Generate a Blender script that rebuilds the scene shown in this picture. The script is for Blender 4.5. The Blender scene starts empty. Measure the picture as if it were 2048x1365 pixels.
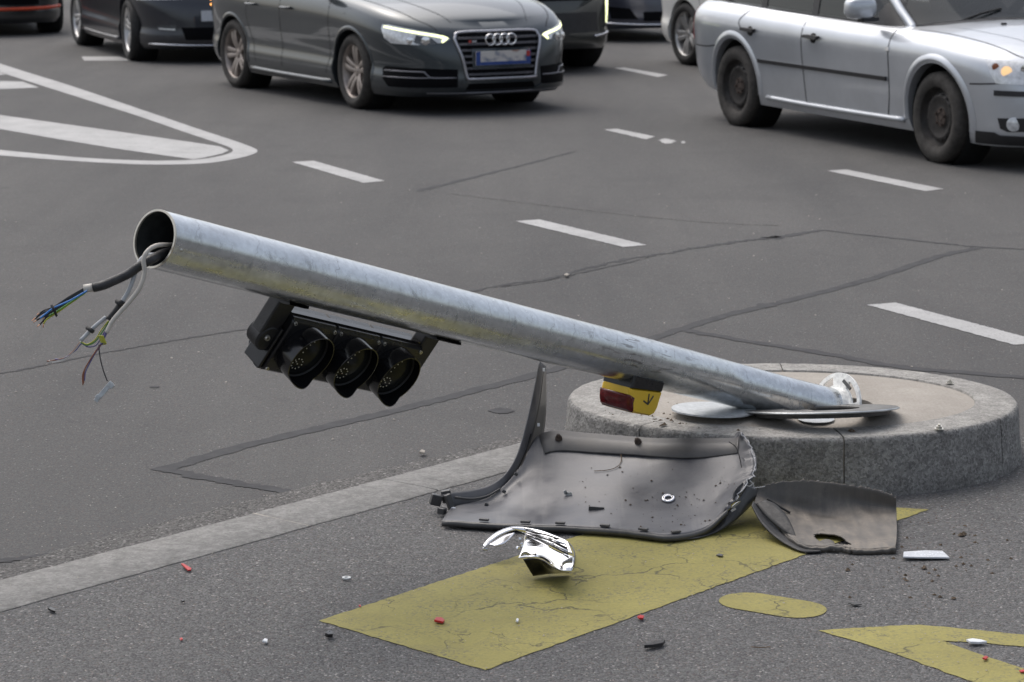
import bpy, bmesh, math, random
import numpy as np
from mathutils import Vector, Matrix
from mathutils.bvhtree import BVHTree

random.seed(7)
SC = bpy.context.scene
COL = SC.collection
R = math.radians
PI = math.pi

# ------------------------------------------------------------------ camera
CAM_H, PITCH, FPX = 1.96, 0.1821, 5074.0          # height (m), pitch down (rad), focal length in pixels of a 2048 px wide frame
cam_data = bpy.data.cameras.new('camera')
cam = bpy.data.objects.new('camera', cam_data)
COL.objects.link(cam)
cam.location = (0, 0, CAM_H)
cam.rotation_euler = (PI / 2 - PITCH, 0, 0)
cam_data.sensor_width = 36.0
cam_data.lens = 36.0 * FPX / 2048.0
cam_data.clip_start = 0.1
cam_data.clip_end = 2000
cam_data.dof.use_dof = True
cam_data.dof.focus_distance = 7.35
cam_data.dof.aperture_fstop = 9.0
SC.camera = cam

# ------------------------------------------------------------------ sky and sun: bright overcast
SUN_EL, SUN_AZ = R(58), R(-35)                    # azimuth from +Y towards +X
world = bpy.data.worlds.new('World')
SC.world = world
world.use_nodes = True
wn = world.node_tree
wn.nodes.clear()
w_out = wn.nodes.new('ShaderNodeOutputWorld')
w_bg = wn.nodes.new('ShaderNodeBackground')
w_sky = wn.nodes.new('ShaderNodeTexSky')
w_sky.sky_type = 'NISHITA'
w_sky.sun_disc = False
w_sky.sun_elevation = SUN_EL
w_sky.sun_rotation = SUN_AZ
w_sky.air_density = 1.0
w_sky.dust_density = 5.0
w_sky.ozone_density = 1.0
w_hs = wn.nodes.new('ShaderNodeHueSaturation')     # cloud cover takes most of the blue out
w_hs.inputs['Saturation'].default_value = 0.52
w_bg.inputs['Strength'].default_value = 0.15
wn.links.new(w_sky.outputs[0], w_hs.inputs['Color'])
wn.links.new(w_hs.outputs[0], w_bg.inputs['Color'])
wn.links.new(w_bg.outputs[0], w_out.inputs['Surface'])

sun_data = bpy.data.lights.new('sun', 'SUN')
sun_data.energy = 0.5
sun_data.angle = R(75)
sun_data.color = (1.0, 0.975, 0.94)
sun = bpy.data.objects.new('sun', sun_data)
COL.objects.link(sun)
_sd = Vector((math.sin(SUN_AZ) * math.cos(SUN_EL), math.cos(SUN_AZ) * math.cos(SUN_EL), math.sin(SUN_EL)))
sun.rotation_euler = _sd.to_track_quat('Z', 'Y').to_euler()
sun.location = (0, 0, 20)

SC.view_settings.view_transform = 'Standard'
SC.view_settings.look = 'None'
SC.view_settings.exposure = 0.40
SC.view_settings.gamma = 1.0
SC.view_settings.use_curve_mapping = False
SC.render.engine = 'CYCLES'
SC.cycles.max_bounces = 6
SC.cycles.transparent_max_bounces = 8
SC.cycles.use_denoising = True


# ------------------------------------------------------------------ surveying: picture points (2048 x 1365) to places
def ray(u, v):
    x = (u - 1024) / FPX
    y = (v - 682.5) / FPX
    return Vector((x, math.cos(PITCH) - y * math.sin(PITCH), -math.sin(PITCH) - y * math.cos(PITCH)))


def G(u, v, z=0.0):
    """the place at height z seen at (u, v)"""
    d = ray(u, v)
    return Vector((0, 0, CAM_H)) + d * ((z - CAM_H) / d.z)


def D(u, v, Z):
    """the place at distance Z seen at (u, v)"""
    return Vector((0, 0, CAM_H)) + ray(u, v) * Z


def YP(u, v, Y):
    """the place in the upright plane y = Y seen at (u, v)"""
    d = ray(u, v)
    return Vector((0, 0, CAM_H)) + d * (Y / d.y)


# ------------------------------------------------------------------ materials
class NT:
    def __init__(self, name):
        self.m = bpy.data.materials.new(name)
        self.m.use_nodes = True
        self.t = self.m.node_tree
        self.t.nodes.clear()
        self.out = self.t.nodes.new('ShaderNodeOutputMaterial')
        self.b = self.t.nodes.new('ShaderNodeBsdfPrincipled')
        self.t.links.new(self.b.outputs[0], self.out.inputs['Surface'])

    def n(self, kind, **kw):
        nd = self.t.nodes.new('ShaderNode' + kind)
        for k, v in kw.items():
            setattr(nd, k, v)
        return nd

    def set(self, nd, key, val):
        s = nd.inputs[key]
        if isinstance(val, bpy.types.NodeSocket):
            self.t.links.new(val, s)
        else:
            if s.type == 'RGBA' and not hasattr(val, '__len__'):
                val = (val, val, val, 1)
            elif s.type == 'RGBA' and len(val) == 3:
                val = (*val, 1)
            s.default_value = val
        return self

    def p(self, key, val):
        return self.set(self.b, key, val)

    def math(self, op, a, b=0.0, c=None, clamp=False):
        nd = self.n('Math', operation=op, use_clamp=clamp)
        self.set(nd, 0, a)
        self.set(nd, 1, b)
        if c is not None:
            self.set(nd, 2, c)
        return nd.outputs[0]

    def coord(self, kind='Object'):
        return self.n('TexCoord').outputs[kind]

    def mapping(self, vec, scale=(1, 1, 1), rot=(0, 0, 0), loc=(0, 0, 0)):
        nd = self.n('Mapping')
        self.set(nd, 'Vector', vec)
        nd.inputs['Scale'].default_value = scale
        nd.inputs['Rotation'].default_value = rot
        nd.inputs['Location'].default_value = loc
        return nd.outputs[0]

    def noise(self, vec, scale, detail=4, rough=0.55, dist=0.0):
        nd = self.n('TexNoise')
        self.set(nd, 'Vector', vec)
        nd.inputs['Scale'].default_value = scale
        nd.inputs['Detail'].default_value = detail
        nd.inputs['Roughness'].default_value = rough
        nd.inputs['Distortion'].default_value = dist
        return nd.outputs['Fac']

    def noisec(self, vec, scale, detail=3):
        nd = self.n('TexNoise')
        self.set(nd, 'Vector', vec)
        nd.inputs['Scale'].default_value = scale
        nd.inputs['Detail'].default_value = detail
        return nd.outputs['Color']

    def voro(self, vec, scale, feature='F1', rand=1.0):
        nd = self.n('TexVoronoi', feature=feature)
        self.set(nd, 'Vector', vec)
        nd.inputs['Scale'].default_value = scale
        nd.inputs['Randomness'].default_value = rand
        return nd

    def ramp(self, fac, stops, interp='LINEAR'):
        nd = self.n('ValToRGB')
        self.set(nd, 'Fac', fac)
        r = nd.color_ramp
        r.interpolation = interp
        while len(r.elements) < len(stops):
            r.elements.new(0.5)
        for e, (pos, col) in zip(r.elements, stops):
            e.position = pos
            e.color = (col, col, col, 1) if not hasattr(col, '__len__') else (*col, 1)
        return nd.outputs['Color']

    def mix(self, fac, a, b, blend='MIX'):
        nd = self.n('Mix', data_type='RGBA', blend_type=blend)
        self.set(nd, 0, fac)
        self.set(nd, 6, a)
        self.set(nd, 7, b)
        return nd.outputs[2]

    def bump(self, h, strength=0.3, dist=0.01):
        nd = self.n('Bump')
        self.set(nd, 'Height', h)
        nd.inputs['Strength'].default_value = strength
        nd.inputs['Distance'].default_value = dist
        self.t.links.new(nd.outputs[0], self.b.inputs['Normal'])
        return nd


def simple(name, col, rough=0.5, metal=0.0, vary=0.15, scale=30.0, coat=0.0, bump=0.0, bscale=200.0, spec=0.5):
    """a painted, moulded or metal surface with mottled tone and uneven gloss"""
    k = NT(name)
    co = k.coord()
    nz = k.noise(co, scale, 5, 0.6)
    a = tuple(c * (1 - vary) for c in col)
    b = tuple(min(1, c * (1 + vary)) for c in col)
    k.p('Base Color', k.ramp(nz, [(0.3, a), (0.7, b)]))
    k.p('Roughness', k.ramp(k.noise(co, scale * 2.3, 3), [(0.25, max(0.02, rough * 0.8)), (0.75, min(1, rough * 1.2))]))
    k.p('Metallic', metal)
    k.p('Specular IOR Level', spec)
    if coat:
        k.p('Coat Weight', coat)
        k.p('Coat Roughness', 0.04)
    if bump:
        k.bump(k.noise(co, bscale, 4), bump, 0.003)
    return k.m


def emit(name, col, strength):
    k = NT(name)
    k.p('Base Color', col)
    k.p('Emission Color', col)
    k.p('Emission Strength', strength)
    k.p('Roughness', 0.2)
    return k.m


def mat_asphalt(name, dark, light, cell, speck, bump, spot=0.0, warm=0.0):
    k = NT(name)
    co = k.coord()
    big = k.noise(k.mapping(co, (0.9, 0.16, 1), (0, 0, -0.5)), 1.0, 6, 0.6)
    mid = k.noise(co, 9.0, 5, 0.65)
    v = k.voro(co, cell)
    rnd = k.n('SeparateColor')
    k.set(rnd, 0, v.outputs['Color'])
    fine = k.noise(co, cell * 0.7, 3, 0.7)
    tone = k.math('ADD', k.math('MULTIPLY', rnd.outputs[0], 0.42), k.math('MULTIPLY', fine, 0.58))
    base = k.ramp(tone, [(0.18, dark), (0.82, light)])
    base = k.mix(1.0, base, k.ramp(big, [(0.28, (0.76, 0.765, 0.78)), (0.72, (1.20, 1.185, 1.16))]), 'MULTIPLY')
    base = k.mix(1.0, base, k.ramp(mid, [(0.3, 0.90), (0.7, 1.08)]), 'MULTIPLY')
    sp = k.ramp(rnd.outputs[1], [(speck, 0.0), (min(1, speck + 0.02), 1.0)])
    base = k.mix(k.math('MULTIPLY', sp, 0.5), base, (0.46, 0.44, 0.42))
    rd = k.ramp(rnd.outputs[2], [(0.93, 0.0), (0.95, 1.0)])
    base = k.mix(k.math('MULTIPLY', rd, warm or 0.3), base, (0.17, 0.115, 0.09))
    if spot:
        st = k.ramp(k.noise(co, 1.7, 3, 0.5, 0.6), [(0.54, 0.0), (0.70, 1.0)])
        base = k.mix(k.math('MULTIPLY', st, spot), base, dark)
        dr = k.ramp(k.noise(k.mapping(co, (3.2, 0.22, 1), (0, 0, -0.42)), 1.0, 5, 0.6), [(0.52, 0.0), (0.68, 1.0)])
        base = k.mix(k.math('MULTIPLY', dr, spot * 0.9), base, dark)
        drip = k.ramp(k.noise(co, 2.6, 2, 0.4), [(0.735, 0.0), (0.76, 1.0)])
        base = k.mix(k.math('MULTIPLY', drip, spot * 1.6), base, dark)
    k.p('Base Color', base)
    k.p('Roughness', k.ramp(mid, [(0.3, 0.78), (0.7, 0.92)]))
    k.p('Specular IOR Level', 0.25)
    h = k.math('ADD', k.math('MULTIPLY', v.outputs['Distance'], -1.0), k.math('MULTIPLY', fine, 0.6))
    k.bump(h, bump, 0.006)
    return k.m


M = {}
M['road'] = mat_asphalt('road_asphalt', (0.061, 0.0605, 0.0605), (0.130, 0.1285, 0.1265), 200.0, 0.987, 0.35, 0.22)
M['foot'] = mat_asphalt('footway_asphalt', (0.052, 0.052, 0.0525), (0.185, 0.184, 0.184), 170.0, 0.966, 0.7, 0.0)
M['coarse'] = mat_asphalt('open_graded_asphalt', (0.045, 0.044, 0.042), (0.190, 0.184, 0.178), 130.0, 0.96, 0.9, 0.0, 0.12)


def mat_tar():
    k = NT('crack_sealing_tar')
    co = k.coord()
    nz = k.noise(co, 14, 5, 0.7)
    k.p('Base Color', k.ramp(nz, [(0.25, (0.043, 0.043, 0.046)), (0.7, (0.074, 0.074, 0.076))]))
    k.p('Roughness', 0.85)
    k.p('Specular IOR Level', 0.2)
    k.bump(k.noise(co, 160, 4), 0.25, 0.004)
    return k.m


M['tar'] = mat_tar()


def mat_roadpaint(name, col, worn, crack=0.0):
    k = NT(name)
    co = k.coord()
    big = k.noise(co, 3.2, 5, 0.6)
    fine = k.noise(co, 120, 4, 0.7)
    v = k.voro(co, 150)
    sc = k.n('SeparateColor')
    k.set(sc, 0, v.outputs['Color'])
    base = k.mix(1.0, col, k.ramp(big, [(0.25, 0.80), (0.72, 1.08)]), 'MULTIPLY')
    base = k.mix(1.0, base, k.ramp(fine, [(0.25, 0.80), (0.75, 1.12)]), 'MULTIPLY')
    bare = (0.085, 0.083, 0.08)
    wear = k.math('MULTIPLY', k.ramp(sc.outputs[0], [(0.62, 0.0), (0.95, 1.0)]), k.ramp(k.noise(co, 7, 4), [(0.4, 0.1), (0.75, 1.0)]))
    base = k.mix(k.math('MULTIPLY', wear, worn), base, bare)
    h = k.math('MULTIPLY', fine, 0.6)
    if crack:
        dn = k.n('VectorMath', operation='ADD')
        wob = k.n('VectorMath', operation='SCALE')
        k.set(wob, 0, k.noisec(co, 7.0, 6))
        wob.inputs['Scale'].default_value = 0.23
        k.set(dn, 0, co)
        k.set(dn, 1, wob.outputs[0])
        tot = None
        for sc_, th, msk in ((3.3, 0.010, 0.48), (6.5, 0.008, 0.55)):
            e = k.voro(dn.outputs[0], sc_, 'DISTANCE_TO_EDGE').outputs['Distance']
            ln = k.ramp(e, [(0.0, 1.0), (th * 0.6, 0.9), (th * 1.6, 0.0)])
            ln = k.math('MULTIPLY', ln, k.ramp(k.noise(co, 2.6 if sc_ < 5 else 3.9, 4), [(msk - 0.04, 0.0), (msk + 0.06, 1.0)]))
            tot = ln if tot is None else k.math('MAXIMUM', tot, ln)
        base = k.mix(k.math('MULTIPLY', tot, crack), base, (0.055, 0.052, 0.035))
        h = k.math('SUBTRACT', h, tot)
        gr = k.ramp(k.noise(k.mapping(co, (1, 4, 1), (0, 0, 0.9)), 2.0, 4), [(0.55, 0.0), (0.8, 0.35)])
        base = k.mix(gr, base, (0.17, 0.155, 0.075))
    k.p('Base Color', base)
    k.p('Roughness', 0.7)
    k.p('Specular IOR Level', 0.3)
    k.bump(h, 0.35, 0.003)
    return k.m


M['white_paint'] = mat_roadpaint('white_road_paint', (0.44, 0.437, 0.43), 0.7)
M['yellow_paint'] = mat_roadpaint('yellow_road_paint', (0.305, 0.270, 0.082), 0.85, 0.8)


def mat_granite(name, lo, hi, bump, cell=70.0, stain=0.25):
    k = NT(name)
    co = k.coord()
    v = k.voro(co, cell)
    sc = k.n('SeparateColor')
    k.set(sc, 0, v.outputs['Color'])
    nz = k.noise(co, 26, 6, 0.7)
    fine = k.noise(co, cell * 1.5, 6, 0.8)
    tone = k.math('ADD', k.math('MULTIPLY', sc.outputs[0], 0.35), k.math('MULTIPLY', fine, 0.65))
    base = k.ramp(tone, [(0.22, lo), (0.5, tuple((a + b) / 2 for a, b in zip(lo, hi))), (0.78, hi)])
    base = k.mix(1.0, base, k.ramp(nz, [(0.3, 0.74), (0.7, 1.18)]), 'MULTIPLY')
    base = k.mix(1.0, base, k.ramp(k.noise(co, 9, 5, 0.6), [(0.3, 0.82), (0.7, 1.12)]), 'MULTIPLY')
    st = k.ramp(k.noise(co, 5.0, 5, 0.6), [(0.45, 0.0), (0.75, 1.0)])
    base = k.mix(k.math('MULTIPLY', st, stain), base, (0.11, 0.10, 0.085))
    k.p('Base Color', base)
    k.p('Roughness', 0.85)
    k.p('Specular IOR Level', 0.25)
    h = k.math('ADD', k.math('MULTIPLY', k.noise(co, cell * 0.55, 6, 0.75), 1.0), k.math('MULTIPLY', fine, 0.3))
    k.bump(h, bump, 0.018)
    return k.m


M['granite'] = mat_granite('granite_kerb_stone', (0.165, 0.162, 0.155), (0.54, 0.525, 0.50), 0.9, 130.0, 0.25)
M['granite_top'] = mat_granite('sawn_granite_top', (0.20, 0.193, 0.180), (0.44, 0.425, 0.395), 0.18, 170.0, 0.18)
M['kerb'] = mat_granite('flat_kerb_stone', (0.165, 0.162, 0.155), (0.275, 0.27, 0.258), 0.12, 120.0, 0.12)
M['mortar'] = simple('grey_mortar', (0.27, 0.235, 0.185), 0.9, 0, 0.3, 40, bump=0.5)


def mat_infill():
    k = NT('tan_concrete_infill')
    co = k.coord()
    nz = k.noise(co, 5, 6, 0.65)
    fine = k.noise(co, 130, 4, 0.7)
    base = k.ramp(nz, [(0.25, (0.30, 0.272, 0.238)), (0.75, (0.42, 0.388, 0.345))])
    base = k.mix(1.0, base, k.ramp(fine, [(0.25, 0.82), (0.75, 1.14)]), 'MULTIPLY')
    wv = k.n('TexWave', wave_type='BANDS', bands_direction='X')
    k.set(wv, 'Vector', co)
    wv.inputs['Scale'].default_value = 18
    wv.inputs['Distortion'].default_value = 1.5
    wv2 = k.n('TexWave', wave_type='BANDS', bands_direction='Y')
    k.set(wv2, 'Vector', co)
    wv2.inputs['Scale'].default_value = 18
    wv2.inputs['Distortion'].default_value = 1.5
    g = k.math('MULTIPLY', wv.outputs['Fac'], wv2.outputs['Fac'])
    base = k.mix(1.0, base, k.ramp(g, [(0.1, 0.98), (0.6, 1.01)]), 'MULTIPLY')
    k.p('Base Color', base)
    k.p('Roughness', 0.9)
    k.p('Specular IOR Level', 0.2)
    k.bump(k.math('ADD', k.math('MULTIPLY', g, 0.35), k.math('MULTIPLY', fine, 0.8)), 0.4, 0.004)
    return k.m


M['infill'] = mat_infill()


def mat_pole():
    """hot-dip galvanised tube: attribute pc = (metres along the tube, turn about it in radians, unused)"""
    k = NT('galvanised_steel_tube')
    at = k.n('Attribute', attribute_name='pc')
    sep = k.n('SeparateXYZ')
    k.set(sep, 0, at.outputs['Vector'])
    L, T = sep.outputs[0], sep.outputs[1]
    co = k.coord()
    sp = k.noise(co, 55, 5, 0.7)
    v = k.voro(k.mapping(co, (1, 1, 1)), 60)
    sc = k.n('SeparateColor')
    k.set(sc, 0, v.outputs['Color'])
    base = k.ramp(k.math('ADD', k.math('MULTIPLY', sp, 0.75), k.math('MULTIPLY', sc.outputs[0], 0.25)),
                  [(0.25, (0.62, 0.645, 0.66)), (0.75, (0.80, 0.83, 0.85))])
    cmb = k.n('CombineXYZ')
    k.set(cmb, 0, k.math('MULTIPLY', L, 1.0))
    k.set(cmb, 1, k.math('MULTIPLY', T, 0.075))
    pc = cmb.outputs[0]
    # yellow band: ground paint's reflection put into the colour; dark drips beside it
    d = k.math('ABSOLUTE', k.math('SUBTRACT', T, 2.02))
    band = k.math('MULTIPLY', k.ramp(d, [(0.10, 1.0), (0.42, 0.0)]), k.ramp(L, [(0.0, 1.0), (0.40, 0.9), (0.62, 0.0)]))
    lm = k.n('Math', operation='MULTIPLY')
    k.set(lm, 0, L)
    lm.inputs[1].default_value = 0.36
    band = k.math('MULTIPLY', k.ramp(d, [(0.10, 1.0), (0.45, 0.0)]), k.ramp(lm.outputs[0], [(0.0, 1.0), (0.42, 0.85), (0.62, 0.0)]))
    band = k.math('MULTIPLY', band, k.ramp(k.noise(k.mapping(pc, (10, 30, 1)), 1.0, 6, 0.7), [(0.32, 0.0), (0.70, 1.0)]))
    base = k.mix(k.math('MULTIPLY', band, 0.26), base, (0.40, 0.38, 0.15))
    d2 = k.math('ABSOLUTE', k.math('SUBTRACT', T, 1.55))
    smz = k.ramp(d2, [(0.10, 1.0), (0.75, 0.0)])
    sm = k.math('MULTIPLY', smz, k.ramp(k.noise(k.mapping(pc, (26, 18, 1)), 1.0, 4, 0.6), [(0.56, 0.0), (0.70, 1.0)]))
    base = k.mix(k.math('MULTIPLY', sm, 0.6), base, (0.10, 0.105, 0.10))
    mot = k.ramp(k.noise(k.mapping(pc, (5, 14, 1), loc=(7, 2, 0)), 1.0, 6, 0.7), [(0.35, 0.82), (0.7, 1.05)])
    base = k.mix(1.0, base, mot, 'MULTIPLY')
    low = k.math('MULTIPLY', k.ramp(k.math('ABSOLUTE', k.math('SUBTRACT', T, 1.9)), [(0.2, 1.0), (1.0, 0.0)]), k.ramp(k.noise(k.mapping(pc, (7, 26, 1)), 1.0, 6, 0.7), [(0.35, 0.0), (0.75, 1.0)]))
    base = k.mix(k.math('MULTIPLY', low, 0.35), base, (0.22, 0.23, 0.22))
    # fine spiral scuffs
    sv = k.math('ADD', k.math('MULTIPLY', L, 9.5), k.math('ADD', k.math('MULTIPLY', T, 0.16), k.math('MULTIPLY', k.noise(k.mapping(pc, (6, 14, 1)), 1.0, 3), 1.1)))
    fr = k.math('FRACT', sv)
    ln = k.ramp(fr, [(0.0, 0.0), (0.485, 0.0), (0.5, 1.0), (0.515, 0.0)])
    ln = k.math('MULTIPLY', ln, k.ramp(k.noise(k.mapping(pc, (4, 9, 1), loc=(3, 1, 0)), 1.0, 3), [(0.42, 0.0), (0.56, 1.0)]))
    base = k.mix(k.math('MULTIPLY', ln, 0.55), base, (0.16, 0.165, 0.165))
    # scrapes near the foot
    z = k.math('MULTIPLY', k.ramp(k.math('ABSOLUTE', k.math('SUBTRACT', L, 2.02)), [(0.08, 1.0), (0.42, 0.0)]), k.ramp(k.noise(k.mapping(pc, (9, 60, 1)), 1.0, 4, 0.6, 1.0), [(0.585, 0.0), (0.615, 1.0)]))
    base = k.mix(k.math('MULTIPLY', z, 0.7), base, (0.17, 0.16, 0.155))
    k.p('Base Color', base)
    dirt = k.math('MAXIMUM', k.math('MULTIPLY', band, 0.8), k.math('MULTIPLY', sm, 0.6))  # band is the painted yellow reflection, sm the dark drips
    k.p('Metallic', k.math('SUBTRACT', 0.88, k.math('MULTIPLY', dirt, 0.7)))
    k.p('Roughness', k.math('ADD', k.math('MULTIPLY', k.noise(co, 16, 5, 0.7), 0.26), k.math('ADD', 0.10, k.math('MULTIPLY', dirt, 0.25))))
    k.bump(k.math('ADD', k.noise(co, 70, 2), k.math('MULTIPLY', ln, -1.0)), 0.035, 0.004)
    return k.m


M['pole'] = mat_pole()
M['pole_in'] = simple('dark_tube_inside', (0.05, 0.055, 0.055), 0.55, 0.4, 0.3)
M['cut_steel'] = simple('cut_steel_rim', (0.62, 0.58, 0.50), 0.4, 0.8)
M['flange'] = simple('white_galvanised_flange', (0.80, 0.80, 0.77), 0.7, 0.0, 0.22, 60, bump=0.5, bscale=90)
M['zinc'] = simple('zinc_plate', (0.50, 0.52, 0.53), 0.42, 0.7, 0.25, 25, bump=0.2)
M['zinc_dull'] = simple('dull_zinc_cover', (0.42, 0.44, 0.45), 0.6, 0.4, 0.18, 60, bump=0.35, bscale=120)
M['plate_top'] = simple('dirty_steel_plate', (0.16, 0.155, 0.145), 0.5, 0.5, 0.4, 18, bump=0.3)
M['iron'] = simple('dark_iron', (0.10, 0.10, 0.10), 0.6, 0.5, 0.4, 20, bump=0.3)
M['black_pl'] = simple('black_polycarbonate', (0.008, 0.008, 0.009), 0.30, 0, 0.3, 20)
M['black_gl'] = simple('gloss_black_polycarbonate', (0.007, 0.007, 0.008), 0.14, 0, 0.3, 20)  # also stands in for the dark reflection on the lamp reflector's foot
M['black_mt'] = simple('matt_black_bracket', (0.016, 0.016, 0.017), 0.5, 0.1, 0.4, 30, bump=0.2)
M['lens'] = simple('dark_signal_lens', (0.010, 0.011, 0.012), 0.15, 0, 0.2, 10, spec=0.10)
M['led'] = simple('unlit_led_dot', (0.55, 0.52, 0.42), 0.25)
M['screw'] = simple('steel_screw', (0.6, 0.58, 0.52), 0.3, 0.8)
M['yellow_box'] = simple('yellow_box_plastic', (0.76, 0.50, 0.04), 0.38, 0, 0.06, 12)
M['red_lens'] = simple('dark_red_lens', (0.10, 0.008, 0.010), 0.15, 0, 0.4, 60)
M['black_rub'] = simple('black_rubber', (0.022, 0.022, 0.023), 0.6, 0, 0.3, 40, bump=0.3)
M['cable_w'] = simple('grey_white_cable', (0.50, 0.47, 0.42), 0.5, 0, 0.1, 40)
M['cable_g'] = simple('light_grey_cable', (0.40, 0.42, 0.44), 0.5, 0, 0.1, 40)
M['cable_b'] = simple('black_cable_sheath', (0.028, 0.028, 0.03), 0.5, 0, 0.5, 40, bump=0.4, bscale=300)
M['w_black'] = simple('wire_black', (0.02, 0.02, 0.022), 0.4)
M['w_blue'] = simple('wire_blue', (0.05, 0.22, 0.60), 0.35)
M['w_yellow'] = simple('wire_yellow_green', (0.42, 0.42, 0.04), 0.4)
M['w_green'] = simple('wire_green', (0.10, 0.30, 0.05), 0.4)
M['w_brown'] = simple('wire_brown', (0.22, 0.08, 0.04), 0.4)
M['w_violet'] = simple('wire_violet', (0.10, 0.09, 0.22), 0.4)
M['w_white'] = simple('wire_white', (0.65, 0.62, 0.58), 0.4)
M['copper'] = simple('copper_strand', (0.75, 0.38, 0.22), 0.35, 0.9)


def mat_shell(name, a, b, dirt_sheen_c, dirt_amt, rough):
    k = NT(name)
    co = k.coord()
    nz = k.noise(co, 4.5, 6, 0.6)
    base = k.ramp(nz, [(0.3, a), (0.7, b)])
    dn = k.math('MULTIPLY', k.ramp(k.noise(co, 9, 6, 0.65), [(0.35, 0.0), (0.7, 1.0)]), dirt_amt)
    base = k.mix(dn, base, dirt_sheen_c)
    spk = k.ramp(k.voro(co, 95).outputs['Distance'], [(0.05, 1.0), (0.16, 0.0)])
    spk = k.math('MULTIPLY', spk, k.ramp(k.noise(co, 12, 3), [(0.5, 0.0), (0.62, 1.0)]))
    base = k.mix(k.math('MULTIPLY', spk, 0.3), base, (0.06, 0.045, 0.03))
    st = k.ramp(k.noise(k.mapping(co, (17, 1.2, 2.0), (0, 0, 0.15)), 1.0, 4, 0.65), [(0.56, 0.0), (0.72, 1.0)])
    base = k.mix(k.math('MULTIPLY', st, 0.35), base, tuple(min(1, c * 1.25) for c in dirt_sheen_c))  # pale streaks put reflected highlights into the shell colour
    k.p('Base Color', base)
    k.p('Roughness', k.math('ADD', rough, k.math('MULTIPLY', dn, 0.35)))
    k.p('Specular IOR Level', 0.5)
    k.bump(k.math('ADD', k.noise(co, 70, 4), k.math('MULTIPLY', nz, 2.0)), 0.08, 0.004)
    return k.m


M['shell'] = mat_shell('grey_bumper_inside', (0.050, 0.051, 0.060), (0.105, 0.107, 0.120), (0.19, 0.182, 0.172), 0.38, 0.33)
M['shell_band'] = mat_shell('grey_bumper_band', (0.050, 0.049, 0.050), (0.085, 0.083, 0.084), (0.15, 0.14, 0.125), 0.4, 0.42)
M['shell_dk'] = mat_shell('dark_bumper_edge', (0.030, 0.031, 0.033), (0.060, 0.060, 0.062), (0.11, 0.105, 0.095), 0.35, 0.32)


def mat_liner():
    k = NT('dusty_black_liner')
    co = k.coord()
    base = k.ramp(k.noise(co, 6, 5), [(0.3, (0.040, 0.039, 0.038)), (0.7, (0.075, 0.072, 0.068))])
    geo = k.n('NewGeometry')
    sx = k.n('SeparateXYZ')
    k.set(sx, 0, geo.outputs['Normal'])
    flat = k.ramp(k.math('ABSOLUTE', sx.outputs[2]), [(0.35, 0.30), (0.85, 0.95)])      # road dust lies on what faces up
    strk = k.ramp(k.noise(k.mapping(co, (34, 8, 5)), 1.0, 5, 0.65), [(0.34, 0.05), (0.66, 1.0)])
    pat = k.ramp(k.noise(co, 11, 6, 0.7), [(0.3, 0.25), (0.7, 1.0)])
    du = k.math('MULTIPLY', flat, k.math('MULTIPLY', pat, k.math('ADD', 0.35, k.math('MULTIPLY', strk, 0.75))), clamp=True)
    base = k.mix(du, base, (0.27, 0.235, 0.195))
    sm = k.ramp(k.noise(co, 24, 5, 0.7), [(0.60, 0.0), (0.72, 1.0)])
    base = k.mix(k.math('MULTIPLY', sm, 0.5), base, (0.035, 0.034, 0.032))
    k.p('Base Color', base)
    k.p('Roughness', k.math('ADD', 0.42, k.math('MULTIPLY', du, 0.45)))
    k.bump(k.noise(co, 90, 4), 0.15, 0.003)
    return k.m


M['liner'] = mat_liner()
M['tearedge'] = simple('stressed_plastic_edge', (0.40, 0.40, 0.41), 0.6)


def mat_chrome():
    k = NT('chrome_reflector')
    co = k.coord()
    k.p('Base Color', (0.88, 0.88, 0.89))
    k.p('Metallic', 1.0)
    k.p('Roughness', k.ramp(k.noise(co, 60, 4), [(0.35, 0.02), (0.8, 0.10)]))
    k.bump(k.noise(co, 25, 3), 0.008, 0.004)
    return k.m


M['chrome'] = mat_chrome()
M['chrome_soft'] = simple('satin_chrome', (0.72, 0.72, 0.75), 0.22, 1.0, 0.05)
M['frost'] = simple('frosted_clear_plastic', (0.60, 0.62, 0.65), 0.25, 0, 0.1, 50)
M['red_pl'] = simple('red_plastic', (0.45, 0.012, 0.012), 0.45, 0, 0.15, 60)
M['white_pl'] = simple('white_plastic', (0.72, 0.74, 0.76), 0.35, 0, 0.1, 50)
M['soil'] = simple('brown_soil', (0.085, 0.060, 0.038), 0.95, 0, 0.4, 60, bump=0.8)
M['stone_chip'] = simple('pale_stone_chip', (0.34, 0.31, 0.27), 0.9, 0, 0.3, 60)
M['twig'] = simple('dry_twig', (0.15, 0.10, 0.06), 0.9)


def paint(name, col, metal=0.55, rough=0.32, dust=0.12, flake=True):
    k = NT(name)
    co = k.coord()
    nz = k.noise(co, 3.0, 4)
    base = k.mix(1.0, col, k.ramp(nz, [(0.3, 0.93), (0.7, 1.06)]), 'MULTIPLY')
    sx = k.n('SeparateXYZ')
    k.set(sx, 0, co)
    lowz = k.ramp(sx.outputs[2], [(0.18, 1.0), (0.62, 0.15)])
    du = k.math('MULTIPLY', k.math('MULTIPLY', k.ramp(k.noise(co, 7, 6, 0.7), [(0.3, 0.25), (0.75, 1.0)]), lowz), dust)
    base = k.mix(du, base, (0.19, 0.175, 0.155))
    k.p('Base Color', base)
    k.p('Metallic', metal)
    k.p('Roughness', k.math('ADD', rough, k.math('MULTIPLY', du, 0.6)))
    k.p('Coat Weight', 0.9)
    k.p('Coat Roughness', k.math('ADD', 0.03, k.math('MULTIPLY', du, 0.7)))
    if flake:
        k.bump(k.noise(co, 900, 1), 0.02, 0.0005)
    return k.m


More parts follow.
